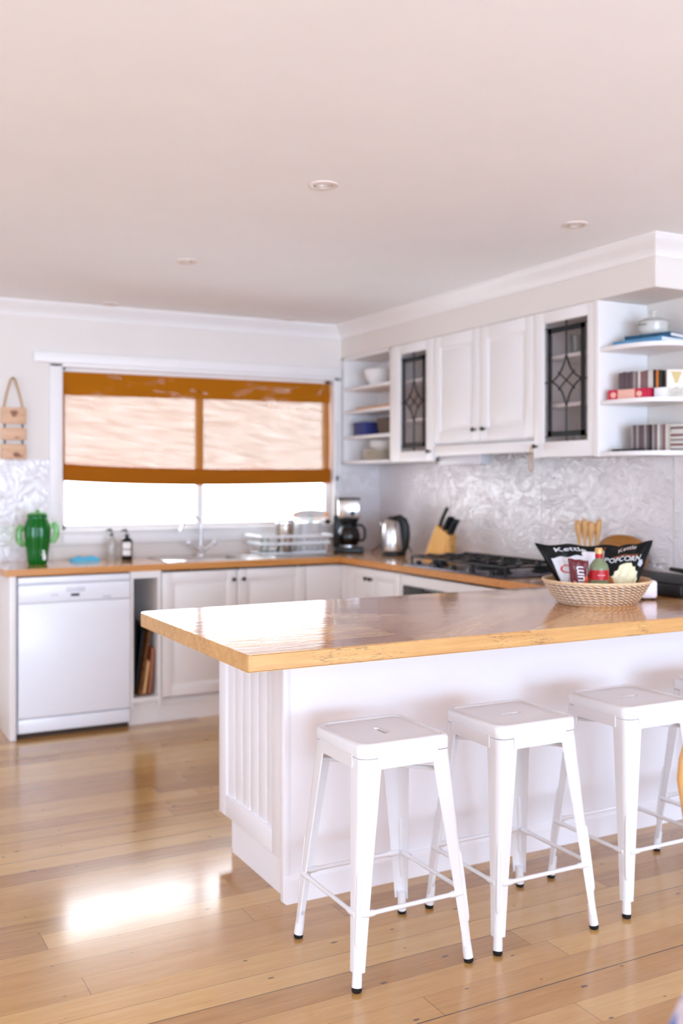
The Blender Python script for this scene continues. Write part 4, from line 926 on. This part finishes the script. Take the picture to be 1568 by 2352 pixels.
# ------------------------------------------------------------------ snack basket
BC = (2.73, 3.02, ZT)
def weave_mat():
    a = N('woven_straw'); uv = a.n('ShaderNodeUVMap'); sp = a.n('ShaderNodeSeparateXYZ'); a.l(uv.outputs[0], sp.inputs[0])
    f = a.math('SINE', a.math('MULTIPLY', a.math('ADD', sp.outputs[0], a.math('MULTIPLY', sp.outputs[1], .22)), 2*PI*42)); g = a.math('SINE', a.math('MULTIPLY', sp.outputs[1], 2*PI*8))
    k = a.step(a.math('ADD', f, a.math('MULTIPLY', g, .8)), -.9, .8)
    a.l(a.ramp(k, (0., lin(112, 66, 30)), (.5, lin(206, 160, 108)), (1., lin(250, 238, 220))), a.b.inputs['Base Color']); a.b.inputs['Roughness'].default_value = .7; return a.m
t = lthing('snack_basket', BC, CAMR, 'round woven straw basket of snacks standing on the island', 'basket')
def bask(u, v, inner=False):
    r = .142+.062*(v**.75); z = .003+.088*v
    if not inner:
        r += .0042*abs(math.sin(PI*8*v))+.0034*math.sin(2*PI*42*(u+.22*v)); 
    else: r -= .008
    return (r*math.cos(2*PI*u), r*math.sin(2*PI*u), z)
NU = 372
t_ = bmesh.new(); uvl = t_.loops.layers.uv.new('UVMap'); rows = []
vs = [i/43 for i in range(44)]
for v in vs: rows.append([t_.verts.new(bask(i/NU, v)) for i in range(NU)])
for j in range(43):
    for i in range(NU):
        f = t_.faces.new((rows[j][i], rows[j][(i+1) % NU], rows[j+1][(i+1) % NU], rows[j+1][i]))
        for lp, (uu, vv) in zip(f.loops, ((i, j), (i+1, j), (i+1, j+1), (i, j+1))): lp[uvl].uv = (uu/NU, vs[vv])
m = MB(); m.bm = t_; m.build('basket_wall', weave_mat(), t)
m = MB(); m.lathe([(.201, .086), (.203, .094), (.209, .097), (.211, .091), (.207, .086)], (0, 0, 0), 96); m.build('rim', pm('straw_rim', lin(226, 194, 154), .7, bump=.6, bscale=160, var=.12), t)
m = MB(); m.lathe([(.194, .089), (.166, .045), (.132, .010), (0, .009)], (0, 0, 0), 64).lathe([(0, .0), (.140, .0), (.143, .004)], (0, 0, 0), 64); m.build('basket_lining', pm('straw_inside', lin(206, 164, 116), .8), t)
RBK = Matrix.Translation(BC) @ Matrix.Rotation(CAMR, 4, 'Z')
class Bag:
    """a filled pouch in basket axes: corners (x,z) as bl, br, tr, tl; yc depth of the bottom and top edge"""
    def __init__(s, bl, br, tr, tl, y0, y1, th, wr=.004, seed=0.): s.c = (bl, br, tr, tl); s.y0, s.y1, s.th, s.wr, s.sd = y0, y1, th, wr, seed
    def f(s, u, v, side=-1, off=0.):
        bl, br, tr, tl = s.c
        x = (bl[0]*(1-u)+br[0]*u)*(1-v)+(tl[0]*(1-u)+tr[0]*u)*v; z = (bl[1]*(1-u)+br[1]*u)*(1-v)+(tl[1]*(1-u)+tr[1]*u)*v
        x += s.wr*1.2*math.sin(9*v+s.sd)*(1-abs(2*u-1)) ; z += s.wr*.8*math.sin(7*u*2+s.sd*2)*v
        uu, vv = min(1, max(0, u)), min(1, max(0, v))
        b = (max(0, math.sin(PI*uu))**.55)*(max(0, math.sin(PI*vv))**.5)
        y = s.y0+(s.y1-s.y0)*v+side*(s.th*.5*b+off)+s.wr*math.sin(17*u+5*v+s.sd)*(.35+.65*vv)*.9+s.wr*.6*math.sin(31*u-13*v+s.sd)
        return Vector((x, y, z))
    def mesh(s, side, nu=34, nv=26):
        m = MB(); m.grid(lambda u, v: s.f(u, v, side), nu, nv); return m
    def decal(s, poly, off=.0012, sub=5):
        t = bmesh.new(); f = t.faces.new([t.verts.new((u, v, 0)) for u, v in poly]); bmesh.ops.triangulate(t, faces=[f])
        for k in range(sub):
            es = [e for e in t.edges if e.calc_length() > .06]
            if es: bmesh.ops.subdivide_edges(t, edges=es, cuts=1); bmesh.ops.triangulate(t, faces=t.faces[:])
        for v in t.verts: v.co = s.f(v.co.x, v.co.y, -1, off)
        m = MB(); m._take(t); return m
    def text(s, txt, u, v, size, rot=0., sx=1., shear=0., off=.002):
        ca, sa = math.cos(rot), math.sin(rot); wd = (Vector((s.c[1][0]-s.c[0][0], s.c[1][1]-s.c[0][1]))).length; ht = (Vector((s.c[3][0]-s.c[0][0], s.c[3][1]-s.c[0][1]))).length
        m = MB(); return text_on(m, txt, size, lambda x, y: s.f(u+(x*sx*ca-y*sa)/wd, v+(x*sx*sa+y*ca)/ht, -1, off), shear)
def bag_thing(name, bag, front, back, label, cat='packet'):
    t = lthing(name, BC, CAMR, label, cat)
    bag.mesh(-1).build('front_film', front, t); bag.mesh(1).build('back_film', back, t); return t
Zp = lambda py: (1104-py)/585+1.4-ZT
Xp = lambda px: (px-1368)/585
M['foil_black'] = pm('black_snack_film', lin(9, 9, 10), .34, var=.1, spec=.3)
M['ink_white'] = pm('white_print', lin(236, 232, 234), .5)
b1 = Bag((-.115, .035), (.07, .035), (.115, Zp(1258)), (Xp(1238), Zp(1253)), .07, .11, .055, .005, 1.)
t = bag_thing('crisps_bag', b1, M['foil_black'], M['foil_black'], 'large black crisps bag at the back left of the snack basket')
b1.text('Kettle', .40, .90, .026, 0, 1.15).build('lettering', M['ink_white'], t)
zz = [(.52, .45), (.92, .45), (.93, .80)]+[(.92-.40*k/16, .80 if k % 2 else .88) for k in range(1, 16)]+[(.52, .84)]
b1.decal(zz).build('white_band', pm('pale_band', lin(222, 212, 214), .4), t)
b1.decal([(.62, .1), (.95, .1), (.94, .44), (.60, .44)], .0016).build('grey_band', pm('grey_band', lin(150, 140, 136), .4), t)
b2 = Bag((-.125, .04), (-.030, .04), (-.035, Zp(1276)), (-.172, Zp(1282)), -.020, .022, .062, .004, 2.)
t = bag_thing('white_packet', b2, pm('white_film', lin(228, 228, 234), .35), pm('white_film', lin(228, 228, 234), .35), 'puffy white packet with red lettering in the snack basket')
b2.text('C', .26, .66, .045, .15).build('lettering', pm('red_outline_print', lin(206, 40, 44), .5), t)
b3 = Bag((-.114, .035), (-.050, .035), (-.053, Zp(1284)), (-.132, Zp(1278)), -.088, -.090, .026, .0015, 3.)
t = bag_thing('maroon_packet', b3, pm('maroon_film', lin(98, 18, 22), .35), pm('maroon_film', lin(98, 18, 22), .35), 'maroon packet with white upright lettering in the snack basket')
b3.decal([(.62, .03), (.97, .03), (.97, .52), (.80, .60), (.64, .45)], .001).build('picture_panel', pm('orange_picture', lin(190, 74, 36), .5, var=.35, bscale=60), t)
b3.text('mium', .48, .46, .050, PI/2, 1.0, off=.0022).build('lettering', M['ink_white'], t)
b3.decal([(.12, .08), (.24, .08), (.26, .42), (.14, .42)], .0014).build('pale_panel', pm('rose_print', lin(222, 140, 140), .5), t)
# bottle
t = lthing('glass_bottle', (BC+Vector() if False else tuple(RBK @ Vector((-.012, -.086, .011)))), CAMR, 'green glass bottle with red label and gold cap in the snack basket', 'bottle')
MB().lathe([(0, 0), (.034, 0), (.037, .004), (.0365, .130), (.034, .146), (.024, .160), (.0135, .170), (.0125, .190), (0, .190)], (0, 0, 0), 32).build('bottle_body', pm('olive_glass', lin(150, 160, 120), .08, trans=.35), t)
wrap_label(t, .037, .090, .128, pm('red_label', lin(178, 12, 20), .4), -3.1, 0., 'label')
MB().box(-.014, .014, -.0386, -.0380, .107, .111).build('label_print', pm('rose_print', lin(222, 140, 140), .5), t)
MB().lathe([(.0135, .172), (.0142, .174), (.0142, .190), (.0135, .191)], (0, 0, 0), 24).build('neck_band', pm('red_label', lin(178, 12, 20), .4), t)
MB().lathe([(.0148, .189), (.0150, .204), (.013, .211), (0, .212)], (0, 0, 0), 24).build('cap', pm('gold_cap', lin(208, 160, 96), .35, .3), t)
b4 = Bag((.022, .035), (.140, .035), (Xp(1508), Zp(1243)), (.045, Zp(1262)), -.02, .05, .055, .004, 4.)
t = bag_thing('popcorn_bag', b4, M['foil_black'], pm('orange_film', lin(206, 84, 24), .4), 'black popcorn bag with popcorn picture leaning right in the snack basket')
b4.text('POPCORN', .40, .72, .024, -.04, .85, .15).build('lettering', M['ink_white'], t)
b4.text('Kettle', .46, .92, .018, .22, 1.0, .2).build('brand_lettering', pm('rose_white_print', lin(214, 190, 184), .5), t)
b4.decal([(.17, .775), (.72, .755), (.74, .80), (.18, .81)], .0014).build('brown_band', pm('brown_print', lin(120, 60, 30), .5), t)
pc = [(.08, .05), (.90, .05), (.90, .30), (.84, .36), (.82, .44), (.75, .47), (.71, .56), (.64, .56), (.61, .64), (.54, .60), (.47, .63), (.41, .58), (.33, .60), (.29, .52), (.21, .50), (.20, .42), (.12, .38)]
b4.decal(pc, .001).build('popcorn_picture', pm('popcorn_print', lin(232, 222, 184), .5, var=.10, bscale=70), t)
b4.decal([(.02, .05), (.20, .05), (.26, .25), (.20, .36), (.10, .42), (.03, .30)], .0016).build('caramel_picture', pm('caramel_print', lin(176, 100, 44), .5, var=.5, bscale=80), t)
b4.decal([(.78, .57), (.86, .52), (.90, .58), (.86, .66), (.80, .66)], .0018).build('round_mark', pm('silver_print', lin(196, 198, 208), .3), t)
t = lthing('rounded_box', (3.005, 3.035, ZT), CAMR, 'small white rounded box beside the snack basket', 'box')
MB().box(-.034, .034, -.05, .06, .006, .078, .012, 4).build('box_body', pm('white_plastic', lin(238, 230, 240), .3), t)
for x in (-.02, .02): MB().lathe([(.007, 0), (.007, .007), (0, .007)], (x, -.03, 0), 12).build('foot', M['rubber'], t)
# ================================================================== DINING CORNER (right edge)
def cam2w(xr, d, z=0.): return Vector((math.cos(YAW)*xr+math.sin(YAW)*d, -math.sin(YAW)*xr+math.cos(YAW)*d, z))
cp_ = cam2w(.334*2.1+.203, 2.1)
t = lthing('dining_chair', tuple(cp_), CAMR, 'bentwood dining chair, only its curved back showing at the right edge', 'chair')
hoop = [(-.105, -.03, .44), (-.125, -.02, .54), (-.155, -.010, .62), (-.178, -.004, .69)]+[(.19*math.cos(a), 0, .776+.20*math.sin(a)) for a in [PI-PI*k/16 for k in range(17)]]+[(.178, -.004, .69), (.155, -.010, .62), (.125, -.02, .54), (.105, -.03, .44)]
MB().tube(hoop, .0145, seg=12).build('back_hoop', M['bent'], t)
MB().tube([(.10*math.cos(a), .0, .74+.15*math.sin(a)) if 0 < k < 12 else (.06*math.cos(a), -.03, .46) for k, a in enumerate([PI-PI*k/12 for k in range(13)])], .0095, seg=10).build('inner_hoop', M['bent'], t)
MB().lathe([(0, .435), (.19, .435), (.205, .445), (.205, .458), (.19, .466), (0, .462)], (0, -.20, 0), 40).build('seat', M['bent'], t)
for x, y, sx, sy in ((-.13, -.34, -.03, -.04), (.13, -.34, .03, -.04), (-.15, -.05, -.01, .07), (.15, -.05, .01, .07)):
    MB().tube([(x, y, .44), (x+sx, y+sy, 0)], [.018, .012], seg=12).build('leg', M['bent'], t)
t = lthing('dining_table', tuple(cam2w(.452, 1.29)), CAMR, 'dining table under the patterned cloth at the lower right edge', 'table')
MB().box(0, 1.1, -.80, 0, .728, .755, .004).build('tabletop', M['bent'], t)
for x in (.06, 1.04):
    for y in (-.74, -.06): MB().box(x-.03, x+.03, y-.03, y+.03, 0, .728, .004).build('leg', M['bent'], t)
def cloth_mat():
    a = N('blue_white_cloth'); v, p = a.obj()
    n1 = a.noise(v, 13., 3, .6, 1.4); n2 = a.noise(v, 60., 2)
    c = a.mix(a.step(n1, .44, .50), lin(206, 194, 204), lin(70, 104, 172)); c = a.mix(a.math('MULTIPLY', a.step(n2, .56, .62), .5), c, lin(150, 150, 176))
    a.l(c, a.b.inputs['Base Color']); a.b.inputs['Roughness'].default_value = .9; return a.m
t = lthing('tablecloth', tuple(cam2w(.452, 1.29)), CAMR, 'blue and white patterned tablecloth at the lower right edge', 'tablecloth')
def tc_loop(o, z, wv):
    pts = []; n = 40
    segs = [((-o, -.80-o), (-o, o)), ((-o, o), (1.1+o, o)), ((1.1+o, o), (1.1+o, -.80-o)), ((1.1+o, -.80-o), (-o, -.80-o))]
    for (a, b) in segs:
        for k in range(n):
            u = k/n; q = wv*math.sin(u*PI*2*6)*math.sin(PI*u); dx, dy = b[0]-a[0], b[1]-a[1]; L_ = math.hypot(dx, dy)
            pts.append((a[0]+dx*u-dy/L_*q, a[1]+dy*u+dx/L_*q, z))
    return pts
m = MB(); m.loops([tc_loop(-.02, .7585, 0), tc_loop(.002, .7585, 0), tc_loop(.006, .752, 0), tc_loop(.022, .70, .004), tc_loop(.042, .62, .010), tc_loop(.058, .53, .015)], True); m.build('cloth', cloth_mat(), t)
